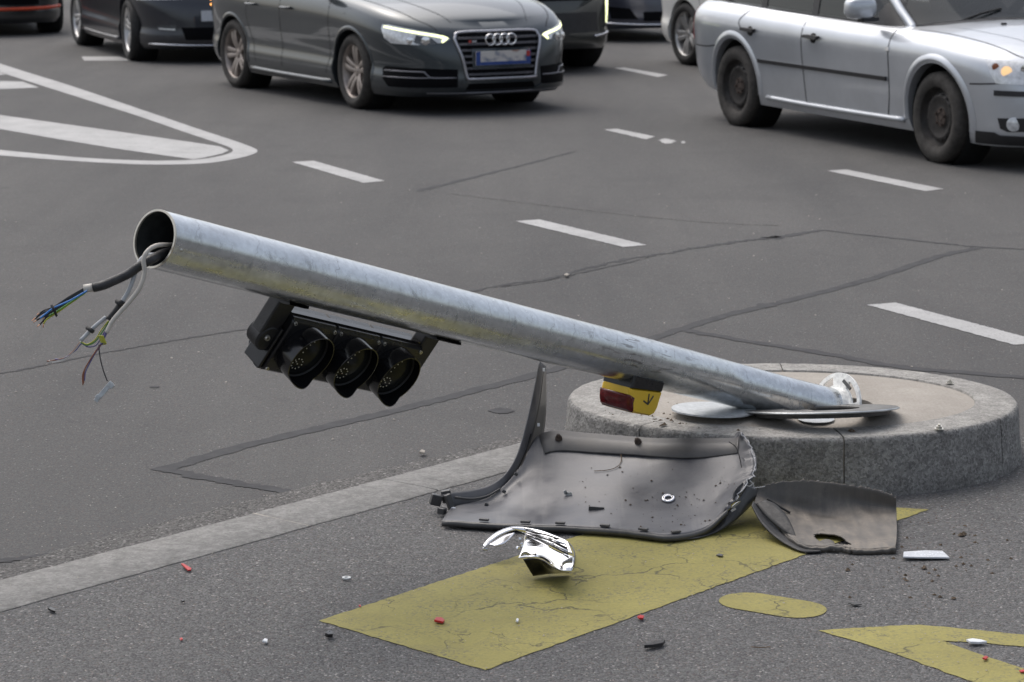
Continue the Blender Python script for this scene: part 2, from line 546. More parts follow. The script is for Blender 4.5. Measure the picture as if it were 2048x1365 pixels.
M['paint_grey'] = paint('dark_grey_metallic_paint', (0.036, 0.046, 0.054), 0.6, 0.31, 0.10)
M['paint_silver'] = paint('silver_metallic_paint', (0.54, 0.565, 0.60), 0.6, 0.34, 0.25, False)
M['paint_navy'] = paint('blue_black_paint', (0.014, 0.017, 0.026), 0.3, 0.3, 0.2)
M['paint_umber'] = paint('dark_green_grey_paint', (0.030, 0.033, 0.032), 0.4, 0.3, 0.2)
M['paint_slate'] = paint('slate_blue_paint', (0.045, 0.050, 0.075), 0.5, 0.3, 0.2)
M['paint_white'] = paint('cream_white_paint', (0.82, 0.82, 0.79), 0.0, 0.35, 0.10)
M['paint_black'] = paint('black_paint', (0.012, 0.013, 0.015), 0.2, 0.3, 0.15)
M['tyre'] = simple('tyre_rubber', (0.022, 0.021, 0.020), 0.75, 0, 0.4, 25, bump=0.3, bscale=120)
M['tyre_dusty'] = simple('dusty_tyre_rubber', (0.040, 0.036, 0.032), 0.8, 0, 0.4, 18, bump=0.3, bscale=120)
M['rim_bronze'] = simple('brake_dusted_alloy', (0.36, 0.315, 0.285), 0.42, 0.65, 0.2, 12)
M['rim_silver'] = simple('silver_alloy', (0.55, 0.54, 0.53), 0.35, 0.7, 0.15, 12)
M['steelrim'] = simple('rusty_black_steel_wheel', (0.030, 0.027, 0.025), 0.6, 0.3, 0.5, 14, bump=0.3)
M['rust'] = simple('rust', (0.060, 0.044, 0.036), 0.85, 0.1, 0.5, 40)
M['well'] = simple('wheel_well', (0.008, 0.008, 0.008), 0.9)
M['disc'] = simple('brake_disc', (0.16, 0.15, 0.14), 0.5, 0.8)
M['trim'] = simple('black_trim', (0.018, 0.018, 0.020), 0.5, 0, 0.2, 20)
M['grille'] = simple('black_grille', (0.004, 0.004, 0.005), 0.5, spec=0.06)
M['gap'] = simple('panel_gap', (0.008, 0.008, 0.008), 0.9)
M['lamp_clear'] = simple('clear_lamp', (0.68, 0.69, 0.70), 0.12, 0.35, 0.25, 40)
M['lamp_dark'] = simple('lamp_bezel', (0.10, 0.105, 0.11), 0.15, 0.3, 0.4, 30)
M['drl'] = emit('daytime_light', (0.95, 1.0, 0.55), 1.3)
M['bulb'] = emit('lit_bulb', (1.0, 0.66, 0.33), 0.55)
M['amber_lens'] = simple('amber_lens', (0.32, 0.12, 0.06), 0.2, 0, 0.2, 40)
M['dark_chrome'] = simple('dark_satin_bar', (0.22, 0.22, 0.24), 0.35, 0.8, 0.1)
M['grille_chrome'] = simple('satin_grille_frame', (0.46, 0.46, 0.49), 0.3, 0.9, 0.08)
M['amber'] = emit('amber_led', (1.0, 0.42, 0.10), 3.0)
M['red_lamp'] = simple('red_tail_lamp', (0.36, 0.02, 0.02), 0.12, 0, 0.3, 40)
M['orange_red'] = simple('orange_red_stripe', (0.55, 0.065, 0.02), 0.35)
M['plate_blue'] = simple('plate_blue', (0.035, 0.075, 0.26), 0.4)
M['plate_red'] = simple('plate_red', (0.45, 0.05, 0.04), 0.4)
M['skin'] = simple('skin', (0.42, 0.235, 0.16), 0.55, 0, 0.1, 30)
M['cloth'] = simple('dark_cloth', (0.030, 0.032, 0.036), 0.9, 0, 0.3, 80)
M['hair'] = simple('brown_hair', (0.045, 0.028, 0.018), 0.6)
M['seatcloth'] = simple('grey_seat_cloth', (0.07, 0.07, 0.072), 0.9, 0, 0.3, 50)


def mat_plate():
    """number plate whose characters cannot be read in the photograph: pale smudges over blue"""
    k = NT('smudged_number_plate')
    co = k.coord()
    nz = k.noise(k.mapping(co, (1, 9, 16)), 1.0, 2, 0.4)
    sx = k.n('SeparateXYZ')
    k.set(sx, 0, co)
    base = k.ramp(nz, [(0.30, (0.11, 0.15, 0.24)), (0.46, (0.60, 0.57, 0.54)), (0.66, (0.62, 0.60, 0.57)), (0.75, (0.35, 0.22, 0.18))])
    k.p('Base Color', base)
    k.p('Roughness', 0.4)
    return k.m


M['plate'] = mat_plate()


def mat_glass(name, tint, alpha):
    k = NT(name)
    k.p('Base Color', tint)
    k.p('Roughness', 0.03)
    k.p('Alpha', alpha)
    k.p('Specular IOR Level', 0.6)
    return k.m


M['glass'] = mat_glass('tinted_car_glass', (0.02, 0.025, 0.027), 0.72)
M['glass_dk'] = mat_glass('dark_car_glass', (0.012, 0.014, 0.016), 0.93)


# ------------------------------------------------------------------ mesh helpers
def cr(p0, p1, p2, p3, t):
    t2, t3 = t * t, t * t * t
    return 0.5 * ((2 * p1) + (p2 - p0) * t + (2 * p0 - 5 * p1 + 4 * p2 - p3) * t2 + (3 * p1 - p0 - 3 * p2 + p3) * t3)


def smooth_path(pts, n=6):
    """Catmull-Rom through the points, n pieces to a span"""
    pts = [Vector(p) for p in pts]
    e = [2 * pts[0] - pts[1]] + pts + [2 * pts[-1] - pts[-2]]
    out = []
    for i in range(1, len(e) - 2):
        for k in range(n):
            out.append(cr(e[i - 1], e[i], e[i + 1], e[i + 2], k / n))
    out.append(pts[-1])
    return out


def ci(xs, ys, x):
    """smooth interpolation of ys over rising xs"""
    if x <= xs[0]:
        return ys[0]
    if x >= xs[-1]:
        return ys[-1]
    i = 0
    while xs[i + 1] < x:
        i += 1
    h = xs[i + 1] - xs[i]
    t = (x - xs[i]) / h

    def sl(j):
        if j <= 0 or j >= len(xs) - 1:
            k = 0 if j <= 0 else len(xs) - 2
            return (ys[k + 1] - ys[k]) / (xs[k + 1] - xs[k])
        a = (ys[j] - ys[j - 1]) / (xs[j] - xs[j - 1])
        b = (ys[j + 1] - ys[j]) / (xs[j + 1] - xs[j])
        return 0 if a * b <= 0 else 2 * a * b / (a + b)
    m0, m1 = sl(i) * h, sl(i + 1) * h
    t2, t3 = t * t, t * t * t
    return (2 * t3 - 3 * t2 + 1) * ys[i] + (t3 - 2 * t2 + t) * m0 + (-2 * t3 + 3 * t2) * ys[i + 1] + (t3 - t2) * m1


class MB:
    def __init__(self):
        self.v, self.f = [], []

    def add(self, vs, fs):
        o = len(self.v)
        self.v += [Vector(p) for p in vs]
        self.f += [tuple(i + o for i in f) for f in fs]
        return self

    def box(self, c, s, m=None):
        c = Vector(c)
        hx, hy, hz = s[0] / 2, s[1] / 2, s[2] / 2
        vs = [Vector((x, y, z)) for x in (-hx, hx) for y in (-hy, hy) for z in (-hz, hz)]
        if m is not None:
            vs = [m @ p for p in vs]
        return self.add([p + c for p in vs], [(0, 1, 3, 2), (4, 6, 7, 5), (0, 4, 5, 1), (2, 3, 7, 6), (0, 2, 6, 4), (1, 5, 7, 3)])

    def tube(self, path, r, seg=8, cap=True):
        path = [Vector(p) for p in path]
        n = len(path)
        rr = r if hasattr(r, '__len__') else [r] * n
        t0 = (path[1] - path[0]).normalized()
        u = t0.orthogonal().normalized()
        rings = []
        for i, p in enumerate(path):
            t = (path[min(i + 1, n - 1)] - path[max(i - 1, 0)])
            t = t.normalized() if t.length > 1e-9 else t0
            u = (u - t * u.dot(t))
            u = u.normalized() if u.length > 1e-6 else t.orthogonal().normalized()
            w = t.cross(u)
            rings.append([p + (u * math.cos(2 * PI * k / seg) + w * math.sin(2 * PI * k / seg)) * rr[i] for k in range(seg)])
        vs = [q for rg in rings for q in rg]
        fs = []
        for i in range(n - 1):
            for k in range(seg):
                a, b = i * seg + k, i * seg + (k + 1) % seg
                fs.append((a, b, b + seg, a + seg))
        if cap:
            fs.append(tuple(reversed(range(seg))))
            fs.append(tuple(range((n - 1) * seg, n * seg)))
        return self.add(vs, fs)

    def lathe(self, prof, seg=32, m=None, closed=False):
        """profile of (radius, height) turned about local z, then moved by m"""
        vs = [Vector((r * math.cos(2 * PI * k / seg), r * math.sin(2 * PI * k / seg), h)) for r, h in prof for k in range(seg)]
        if m is not None:
            vs = [m @ p for p in vs]
        fs = []
        n = len(prof)
        for i in range(n if closed else n - 1):
            j = (i + 1) % n
            for k in range(seg):
                k2 = (k + 1) % seg
                fs.append((i * seg + k, i * seg + k2, j * seg + k2, j * seg + k))
        return self.add(vs, fs)

    def grid(self, rows, wrap=False):
        nr, nc = len(rows), len(rows[0])
        fs = []
        for i in range(nr - 1):
            for j in range(nc if wrap else nc - 1):
                j2 = (j + 1) % nc
                fs.append((i * nc + j, i * nc + j2, (i + 1) * nc + j2, (i + 1) * nc + j))
        return self.add([p for r_ in rows for p in r_], fs)

    def prism(self, pts, h):
        """flat polygon extruded by vector h"""
        n = len(pts)
        h = Vector(h)
        pts = [Vector(p) for p in pts]
        fs = [tuple(reversed(range(n))), tuple(range(n, 2 * n))]
        fs += [(i, (i + 1) % n, (i + 1) % n + n, i + n) for i in range(n)]
        return self.add(pts + [p + h for p in pts], fs)

    def build(self, name, mat, parent=None, smooth=False, bevel=0.0, solid=0.0, angle=None, world=False, merge=False):
        me = bpy.data.meshes.new(name)
        off = Vector((0, 0, 0))
        if world and parent is not None:
            q = parent
            while q is not None:
                off += q.location
                q = q.parent
        me.from_pydata([tuple(p - off) for p in self.v], [], self.f)
        me.update()
        bm = bmesh.new()
        bm.from_mesh(me)
        if merge:
            bmesh.ops.remove_doubles(bm, verts=bm.verts, dist=1e-5)
        bmesh.ops.recalc_face_normals(bm, faces=bm.faces)
        bm.to_mesh(me)
        bm.free()
        if smooth or angle:
            me.polygons.foreach_set('use_smooth', [True] * len(me.polygons))
            if angle:
                me.set_sharp_from_angle(angle=R(angle))
        me.materials.append(mat)
        o = bpy.data.objects.new(name, me)
        COL.objects.link(o)
        if parent is not None:
            o.parent = parent
        if solid:
            s = o.modifiers.new('thickness', 'SOLIDIFY')
            s.thickness = solid
            s.offset = 0
        if bevel:
            b = o.modifiers.new('rounded', 'BEVEL')
            b.width = bevel
            b.segments = 2
            b.limit_method = 'ANGLE'
        return o


def tag(o, label=None, cat=None, group=None, kind=None):
    if label:
        o['label'] = label
    if cat:
        o['category'] = cat
    if group:
        o['group'] = group
    if kind:
        o['kind'] = kind
    return o


def thing(name, label, cat, loc=(0, 0, 0), rz=0.0, group=None):
    e = bpy.data.objects.new(name, None)
    e.empty_display_size = 0.2
    COL.objects.link(e)
    e.location = loc
    e.rotation_euler = (0, 0, rz)
    return tag(e, label, cat, group)


def bicubic(ctrl, nr, nc):
    """smooth grid through a control grid: nr / nc pieces to a span"""
    rows = [smooth_path(r_, nc) for r_ in ctrl]
    cols = list(zip(*rows))
    cols = [smooth_path(list(c), nr) for c in cols]
    return [list(r_) for r_ in zip(*cols)]
# ================================================================== the setting
def sheet(name, pts, mat, parent=None, z=None, kind=None, jag=0.0, step=0.05, world=True):
    """flat polygon on the ground; jag roughens its edge"""
    q = [Vector(p) for p in pts]
    if jag:
        out = []
        n = len(q)
        for i in range(n):
            a, b = q[i], q[(i + 1) % n]
            k = max(1, int((b - a).length / step))
            d = (b - a).normalized()
            nn = Vector((-d.y, d.x, 0))
            for s in range(k):
                out.append(a.lerp(b, s / k) + (nn * random.uniform(-jag, jag) if s else Vector()))
        q = out
    if z is not None:
        for p in q:
            p.z = z
    o = MB().add(q, [tuple(range(len(q)))]).build(name, mat, parent, world=world)
    for p in o.data.polygons:
        if p.normal.z < 0:
            o.data.flip_normals()
            break
    if kind:
        tag(o, kind=kind)
    return o


road = MB().add([(-400, -60, 0), (400, -60, 0), (400, 700, 0), (-400, 700, 0)], [(0, 1, 2, 3)]).build('road', M['road'])
tag(road, kind='structure')

# kerb line: far and near edges of the flat stone band
KF0, KF1 = G(0, 1165), G(1030, 892)
kd = (KF1 - KF0).normalized()
kn = Vector((-kd.y, kd.x, 0))                      # towards the road
KW = abs((G(0, 1228) - KF0).dot(kn))

# footway this side of the kerb (reaches behind the camera and round the island)
fe = KF0 - kn * (KW * 0.5)
ISL = Vector((0.957, 8.494, 0))
IA, IB, IH = 0.767, 0.633, 0.20
foot_pts = [fe - kd * 14, fe + kd * 2.2, Vector((0.85, 8.7, 0)), Vector((1.75, 8.75, 0)), Vector((16, 12.5, 0)), Vector((16, -12, 0)), Vector((-13, -12, 0))]
footway = sheet('footway', foot_pts, M['foot'], z=0.004, kind='structure')

# coarse gutter strip along the road side of the kerb
up_, lo_ = [], []
gl = (KF1 - KF0).length
for i in range(0, 90):
    s = -1.5 + i * (gl + 1.6) / 89
    wdt = 0.115 + 0.03 * math.sin(s * 2.1) + random.uniform(-0.012, 0.012)
    lo_.append(KF0 + kd * s - kn * 0.02)
    up_.append(KF0 + kd * s + kn * wdt)
gs = MB().grid([lo_, up_])
for p in gs.v:
    p.z = 0.003
gutter = gs.build('gutter_strip', M['coarse'])
tag(gutter, kind='structure')

# kerb stones
kerb = MB()
kerb_root = bpy.data.objects.new('kerb', None)
COL.objects.link(kerb_root)
tag(kerb_root, kind='structure')
j0 = (G(520, 1035) - KF0).dot(kd)                  # joint seen in the picture
j1 = (G(766, 963) - KF0).dot(kd)
jl = [j0 - 5.2, j0 - 3.9, j0 - 2.6, j0 - 1.35, j0, j1, gl + 0.03]
for i in range(len(jl) - 1):
    a = jl[i] + 0.002
    b = jl[i + 1] - 0.002
    if b - a < 0.1:
        continue
    m = MB()
    nseg = 24
    prof = [(0.0, -0.05), (0.0, 0.005), (0.006, 0.008), (KW * 0.5, 0.0095), (KW - 0.006, 0.009), (KW, 0.006), (KW, -0.05)]
    rows = []
    for s in range(nseg + 1):
        p = KF0 + kd * (a + (b - a) * s / nseg)
        rj, rj2 = random.uniform(-0.003, 0.003), random.uniform(-0.003, 0.003)
        rows.append([p - kn * (d + (rj if k < 3 else rj2)) + Vector((0, 0, h)) for k, (d, h) in enumerate(prof)])
    m.grid(rows)
    m.f.append(tuple(range(len(prof))))
    m.f.append(tuple(len(m.v) - len(prof) + k for k in range(len(prof))))
    m.build('kerb_stone', M['kerb'], kerb_root, angle=30)
ml = MB()
jd = KF0 + kd * j0
ml.box((0, 0, 0), (0.007, KW - 0.006, 0.02))
mo = ml.build('mortar_joint', M['stone_chip'], kerb_root)
mo.location = jd - kn * KW / 2 + Vector((0, 0, -0.0012))
mo.rotation_euler = (0, 0, math.atan2(kd.y, kd.x))


# ------------------------------------------------------------------ tar seams and cracks in the road
def seam(name, px, w, mat, jag=0.35, z=0.0016, parent=road, n=10):
    pts = smooth_path([G(*p) for p in px], n)
    ws = w if hasattr(w, '__len__') else [w, w]
    L_, R_ = [], []
    for i, p in enumerate(pts):
        t = (pts[min(i + 1, len(pts) - 1)] - pts[max(i - 1, 0)]).normalized()
        nn = Vector((-t.y, t.x, 0))
        f = i / (len(pts) - 1)
        ww = ws[0] + (ws[-1] - ws[0]) * f
        wob = nn * random.uniform(-1, 1) * ww * jag * 0.3
        L_.append(p + nn * ww * 0.5 * (1 + random.uniform(-jag, jag)) + wob)
        R_.append(p - nn * ww * 0.5 * (1 + random.uniform(-jag, jag)) + wob)
    m = MB().grid([L_, R_])
    for p in m.v:
        p.z = z
    o = m.build(name, mat, parent)
    if o.data.polygons[0].normal.z < 0:
        o.data.flip_normals()
    return o


seam('tar_seam', [(318, 943), (480, 895), (640, 857), (790, 822), (930, 787), (1100, 742), (1220, 705), (1335, 668), (1450, 632), (1600, 596), (1750, 556), (1880, 513), (1955, 497)], (0.068, 0.058), M['tar'], 0.20)
seam('tar_seam', [(330, 940), (430, 960), (500, 972), (575, 984)], (0.06, 0.05), M['tar'], 0.3, 0.0021)
seam('tar_seam', [(1362, 660), (1480, 681), (1640, 706), (1800, 735), (1930, 746), (2120, 762)], (0.055, 0.07), M['tar'], 0.3, 0.0021)
seam('road_crack', [(930, 586), (1010, 570), (1100, 557), (1180, 536), (1250, 520), (1330, 508), (1400, 495), (1490, 482), (1560, 474)], (0.02, 0.045), M['tar'], 1.1, n=14)
seam('road_crack', [(1000, 575), (1090, 562), (1200, 538), (1300, 516)], 0.012, M['tar'], 1.2, 0.0021, n=14)
seam('tar_seam', [(1540, 478), (1600, 468), (1645, 461)], (0.10, 0.03), M['tar'], 0.6)
seam('road_crack', [(1645, 461), (1760, 474), (1900, 489), (1960, 495), (2120, 503)], (0.022, 0.04), M['tar'], 0.7)
seam('road_crack', [(835, 383), (920, 362), (1000, 342), (1080, 322), (1150, 304)], (0.05, 0.03), M['tar'], 0.5)
seam('road_crack', [(-60, 757), (60, 737), (180, 712), (300, 690), (400, 673), (510, 657)], (0.018, 0.016), M['tar'], 0.9, n=12)
seam('road_crack', [(900, 388), (1060, 408), (1230, 428), (1420, 446), (1560, 452)], 0.012, M['coarse'], 0.9)
seam('road_crack', [(-40, 1128), (40, 1118), (110, 1108)], (0.05, 0.02), M['tar'], 0.5, 0.0021)
# dark oily spots
for (u, v, a, b) in ((1003, 823, 0.045, 0.05), (1530, 612, 0.05, 0.06), (310, 775, 0.02, 0.02), (1060, 850, 0.012, 0.012)):
    c = G(u, v)
    ring = [c + Vector((a * math.cos(t) * random.uniform(0.75, 1.15), b * math.sin(t) * random.uniform(0.75, 1.15), 0.0022)) for t in [2 * PI * k / 18 for k in range(18)]]
    sheet('oil_spot', ring, M['tar'], road, z=0.0022)


# ------------------------------------------------------------------ painted markings
def mark(name, px, mat=M['white_paint'], parent=road, z=0.0026, jag=0.004):
    return sheet(name, [G(u, v) for u, v in px], mat, parent, z=z, jag=jag, step=0.02)


mark('lane_dash', [(584, 325), (627, 322.5), (770, 363), (727, 367)])
mark('lane_dash', [(1031, 443.5), (1079, 440), (1293, 491), (1247, 495.5)])
mark('lane_dash', [(1734, 611), (1791, 606.5), (2092, 686), (2028, 691)])
mark('lane_dash', [(1207, 260), (1234, 258.5), (1309, 274), (1292, 280)], jag=0.008)
mark('lane_dash', [(1316, 281), (1330, 277.5), (1352, 283), (1342, 288), (1328, 288)], jag=0.012)
mark('paint_chip', [(1362, 284), (1369, 283), (1371, 287), (1364, 288)])
mark('lane_dash', [(1654, 342.5), (1692, 340), (1887, 379), (1850, 383.5)])
mark('lane_dash', [(1229, 137), (1249, 136), (1336, 151), (1316, 155)])
mark('lane_dash', [(163, 114), (240, 114), (262, 122), (168, 122)])
mark('lane_dash', [(-40, 144), (-10, 143), (12, 150), (-30, 152)])


def offset_ring(cps, name):
    """closed or open band from an outer and an inner picture line of equal length"""
    o_, i_ = smooth_path([G(*p) for p in cps[0]], 6), smooth_path([G(*p) for p in cps[1]], 6)
    m = MB().grid([o_, i_])
    for p in m.v:
        p.z = 0.0026
    ob = m.build(name, M['white_paint'], road)
    if ob.data.polygons[0].normal.z < 0:
        ob.data.flip_normals()


offset_ring([[(-260, 42), (0, 128), (140, 172), (300, 226), (400, 260), (470, 283), (505, 296), (515, 303), (505, 310), (470, 319), (420, 327), (360, 330), (280, 330), (160, 324), (0, 312), (-260, 290)],
             [(-260, 58), (0, 145), (140, 190), (270, 231), (360, 262), (420, 282), (455, 294), (466, 302), (455, 309), (430, 315), (395, 320), (350, 322), (280, 322), (160, 316), (0, 301), (-260, 276)]], 'median_outline')
mark('median_stripe', [(-200, 208), (0, 231), (200, 259), (380, 285), (440, 294), (458, 302), (445, 308), (410, 316), (388, 320), (250, 301), (120, 280), (0, 259), (-200, 228)])
mark('median_stripe', [(-120, 158), (0, 163), (45, 164), (78, 176), (0, 179), (-120, 182)])

# yellow crossing markings on the footway
mark('yellow_stripe', [(638, 1246), (970, 1345), (1615, 1111), (1795, 1045), (1857, 1023), (1790, 1019), (1640, 1005), (1500, 990), (1400, 995), (1160, 1075)], M['yellow_paint'], footway, 0.006, 0.003)
cap = []
cA, cB = G(1515, 1207), G(1572, 1220)
ax = (cB - cA).normalized()
ay = Vector((-ax.y, ax.x, 0))
hl = 0.5 * (G(1640, 1228) - G(1446, 1200)).length
# long rounded dot: ends in half circles
e0, e1 = G(1500, 1207), G(1590, 1222)
rd_ = 0.5 * (G(1530, 1190) - G(1500, 1226)).length * 0.93
ax = (e1 - e0).normalized()
ay = Vector((-ax.y, ax.x, 0))
for k in range(17):
    t = PI / 2 + PI * k / 16
    cap.append(e0 + ax * math.cos(t) * rd_ + ay * math.sin(t) * rd_)
for k in range(17):
    t = -PI / 2 + PI * k / 16
    cap.append(e1 + ax * math.cos(t) * rd_ + ay * math.sin(t) * rd_)
sheet('yellow_dot', cap, M['yellow_paint'], footway, z=0.006)
mark('yellow_chevron', [(1636, 1265.5), (1810, 1254.5), (1840, 1254), (2048, 1274), (2300, 1297), (2300, 1325), (2048, 1298), (1960, 1290), (1886, 1286.5), (1960, 1313), (2048, 1342), (2250, 1412), (2100, 1428), (1934, 1365), (1800, 1316), (1740, 1296)], M['yellow_paint'], footway, 0.006, 0.003)

# ================================================================== the granite island
isl = thing('traffic_island', 'round traffic island of rough grey granite kerb stones with tan concrete top', 'traffic island', ISL)
IW = 0.15


def ell(t, da, h):
    return Vector(((IA + da) * math.cos(t), (IB + da) * math.sin(t), h))


def isl_ang(u, v):
    p = G(u, v, IH) - ISL
    return math.atan2(p.y / IB, p.x / IA) % (2 * PI)


joints = sorted([isl_ang(1268, 853), isl_ang(1692, 878), isl_ang(2024, 838), isl_ang(1870, 752), isl_ang(1560, 727), isl_ang(1210, 757)])
rs = random.Random(3)
from mathutils import noise as mnoise
for i, a0 in enumerate(joints):
    a1 = joints[(i + 1) % len(joints)]
    if a1 <= a0:
        a1 += 2 * PI
    g = 0.0032
    n = max(10, int((a1 - a0) * 38))
    prof = [(0.012, -0.03), (0.012, 0.02), (0.010, 0.06), (0.006, 0.10), (0.002, 0.14), (-0.001, 0.178), (-0.003, 0.190), (-0.010, 0.198), (-0.03, 0.2), (-0.08, 0.201), (-0.12, 0.2005), (-IW + 0.004, 0.2), (-IW, 0.192), (-IW, 0.1)]
    rows = []
    for s in range(n + 1):
        t = a0 + g + (a1 - a0 - 2 * g) * s / n
        row = []
        for k, (da, h) in enumerate(prof):
            amp = 0.0055 if k < 6 else (0.0025 if k < 8 else 0.0012)
            nz = mnoise.noise(Vector((t * 14, h * 40, i * 7.3))) * amp + mnoise.noise(Vector((t * 45, h * 90, i * 3.1))) * amp * 0.5
            p = ell(t, da + nz * (1 if k < 8 else 0.2), h + (nz * 0.5 if k >= 5 else 0))
            row.append(p)
        rows.append(row)
    m = MB().grid(rows)
    npf = len(prof)
    m.f.append(tuple(range(npf)))
    m.f.append(tuple(len(m.v) - npf + k for k in range(npf)))
    st = m.build('kerb_stone', M['granite'], isl, angle=50)
    st.data.materials.append(M['granite_top'])
    for q, pl in enumerate(st.data.polygons):
        if q < n * (npf - 1) and q % (npf - 1) >= 7:
            pl.material_index = 1
rows = []
for da, h in ((0.006, -0.02), (-0.006, 0.165), (-0.022, 0.191), (-IW + 0.003, 0.194), (-IW - 0.01, 0.17)):
    rows.append([ell(2 * PI * k / 96, da, h) for k in range(96)])
MB().grid(rows, wrap=True).build('mortar_bed', M['mortar'], isl, smooth=True)
# infill with the hole the pole was torn out of
HOLE = G(1668, 812, 0.2) - ISL
HR = 0.13
rows = []
for f in (0.0, 0.06, 0.2, 0.45, 0.7, 0.9, 1.0):
    row = []
    for k in range(96):
        t = 2 * PI * k / 96
        o_ = ell(t, -IW + 0.001, 0.194)
        i_ = Vector((HOLE.x + HR * math.cos(t), HOLE.y + HR * math.sin(t), 0.2))
        p = o_.lerp(i_, f)
        p.z = 0.1935 + 0.012 * min(1, f * 3)
        row.append(p)
    rows.append(row)
rows.append([Vector((HOLE.x + HR * 0.97 * math.cos(2 * PI * k / 96), HOLE.y + HR * 0.97 * math.sin(2 * PI * k / 96), 0.04)) for k in range(96)])
m = MB().grid(rows, wrap=True)
m.f.append(tuple(range(len(m.v) - 96, len(m.v))))
m.build('infill', M['infill'], isl, angle=40)
# ================================================================== the fallen signal pole
PE = D(309, 478, 6.33)                             # open (upper) end
PB = D(1450, 765, 8.33)
pa = (PB - PE).normalized()                        # along the tube, towards its foot
view_mid = (PE.lerp(PB, 0.5) - Vector((0, 0, CAM_H))).normalized()
n0 = -(view_mid - pa * view_mid.dot(pa)).normalized()   # flank
b0 = n0.cross(pa)
if b0.z < 0:
    b0 = -b0                                       # upper side
pole = thing('traffic_light_pole', 'knocked-over galvanised traffic light pole with torn wires, lying across the granite island', 'traffic light', G(1640, 815, 0.2))

PR = 0.0745
path = [PE.lerp(PB, t / 40) for t in range(41)] + smooth_path([PB, D(1535, 787, 8.45), D(1605, 805, 8.54), D(1670, 820, 8.62)], 8)[1:]
lens_ = [0]
for i in range(1, len(path)):
    lens_.append(lens_[-1] + (path[i] - path[i - 1]).length)
SEG = 72


def ring_at(i, r, dent=False):
    t = (path[min(i + 1, len(path) - 1)] - path[max(i - 1, 0)]).normalized()
    bb = (b0 - t * b0.dot(t)).normalized()
    nn = (n0 - t * n0.dot(t) - bb * n0.dot(bb)).normalized()
    out = []
    for k in range(SEG):
        T = 2 * PI * k / SEG
        rr = r
        if dent:
            l = lens_[i]
            rr *= 1 - 0.02 * math.exp(-((l - 2.62) / 0.16) ** 2) * max(0, math.cos(T - 2.0)) - 0.04 * math.exp(-((l - 2.18) / 0.10) ** 2) * max(0, math.cos(T - 1.2)) ** 4
            rr *= 1 - 0.05 * min(1, max(0, (l - 2.3) / 0.5))
            rr *= 1 + 0.004 * mnoise.noise(Vector((l * 9, math.cos(T) * 2, math.sin(T) * 2)))
        out.append(path[i] + (bb * math.cos(T) + nn * math.sin(T)) * rr)
    return out


m = MB().grid([ring_at(i, PR, True) for i in range(len(path))], wrap=True)
tube = m.build('pole_tube', M['pole'], pole, smooth=True, world=True)
att = tube.data.attributes.new('pc', 'FLOAT_VECTOR', 'POINT')
vals = []
for i in range(len(path)):
    for k in range(SEG):
        T = 2 * PI * k / SEG
        vals += [lens_[i], T if T <= PI * 1.5 else T - 2 * PI, 0]
att.data.foreach_set('vector', vals)
MB().grid([ring_at(i, PR - 0.0045) for i in range(0, 16)] + [[path[15]] * SEG], wrap=True).build('tube_inside', M['pole_in'], pole, smooth=True, world=True)
rim_o, rim_i = ring_at(0, PR), ring_at(0, PR - 0.0045)
rim_o2 = [p - pa * 0.0012 for p in rim_o]
rim_i2 = [p - pa * 0.0012 for p in rim_i]
MB().grid([[p + pa * 0.003 for p in ring_at(0, PR + 0.0006)], [p - pa * 0.0012 for p in ring_at(0, PR + 0.0006)], rim_i2, [p + pa * 0.004 for p in ring_at(0, PR - 0.0051)]], wrap=True).build('cut_rim', M['cut_steel'], pole, world=True)


def frame_m(o, x, y, z):
    mm = Matrix((x, y, z)).transposed().to_4x4()
    mm.translation = o
    return mm


# two rivet heads near the rim
for T in (1.72, -1.15):
    i = 1
    d_ = (b0 * math.cos(T) + n0 * math.sin(T))
    MB().lathe([(0.0045, 0), (0.004, 0.0025), (0.0, 0.0035)], 10, frame_m(PE + pa * 0.028 + d_ * PR, pa, d_.cross(pa), d_)).build('rivet', M['screw'], pole, smooth=True, world=True)

# ---- flange torn off its footing
fd = (path[-1] - path[-3]).normalized()
fy = (b0 - fd * b0.dot(fd)).normalized()
fx = fy.cross(fd)
FM = frame_m(path[-1], fx, fy, fd)
m = MB()
n = 96
slots = [(R(18), R(66)), (R(112), R(158)), (R(200), R(246)), (R(290), R(336))]
radii = [0.066, 0.086, 0.114, 0.128]
for lay in range(3):
    for k in range(n):
        t0_, t1_ = 2 * PI * k / n, 2 * PI * (k + 1) / n
        tm = (t0_ + t1_) / 2
        if lay == 1 and any(a < tm < b for a, b in slots):
            continue
        q = [(radii[lay], t0_), (radii[lay + 1], t0_), (radii[lay + 1], t1_), (radii[lay], t1_)]
        m.add([FM @ Vector((r_ * math.cos(t), r_ * math.sin(t), 0)) for r_, t in q], [(0, 1, 2, 3)])
fl = m.build('base_flange', M['flange'], pole, world=True, merge=True, solid=0.009)
MB().lathe([(0.070, -0.030), (0.0725, -0.026), (0.0735, -0.010), (0.077, -0.004)], 48, FM).build('weld_collar', M['flange'], pole, smooth=True, world=True)
MB().box(FM @ Vector((-0.045, 0.092, -0.013)), (0.05, 0.010, 0.006), FM.to_3x3() @ Matrix.Rotation(0.45, 3, 'Z')).build('flange_bar', M['iron'], pole, world=True)

# ---- three-lamp signal head: x along the pole towards the foot, z where the lamps face
hc = Vector((-0.535, 0.80, 0.27))
fwd = Vector((0, math.cos(PITCH), -math.sin(PITCH)))
upv = Vector((0, math.sin(PITCH), math.cos(PITCH)))
rgt = Vector((1, 0, 0))


def cam2w(x, y, z):
    return rgt * x - upv * y + fwd * z


hc = cam2w(-0.535, 0.80, 0.27)
hc = (hc - pa * hc.dot(pa)).normalized()
hn = cam2w(0.578, 0.58, -0.574)
hn = (hn - pa * hn.dot(pa) - hc * hn.dot(hc)).normalized()


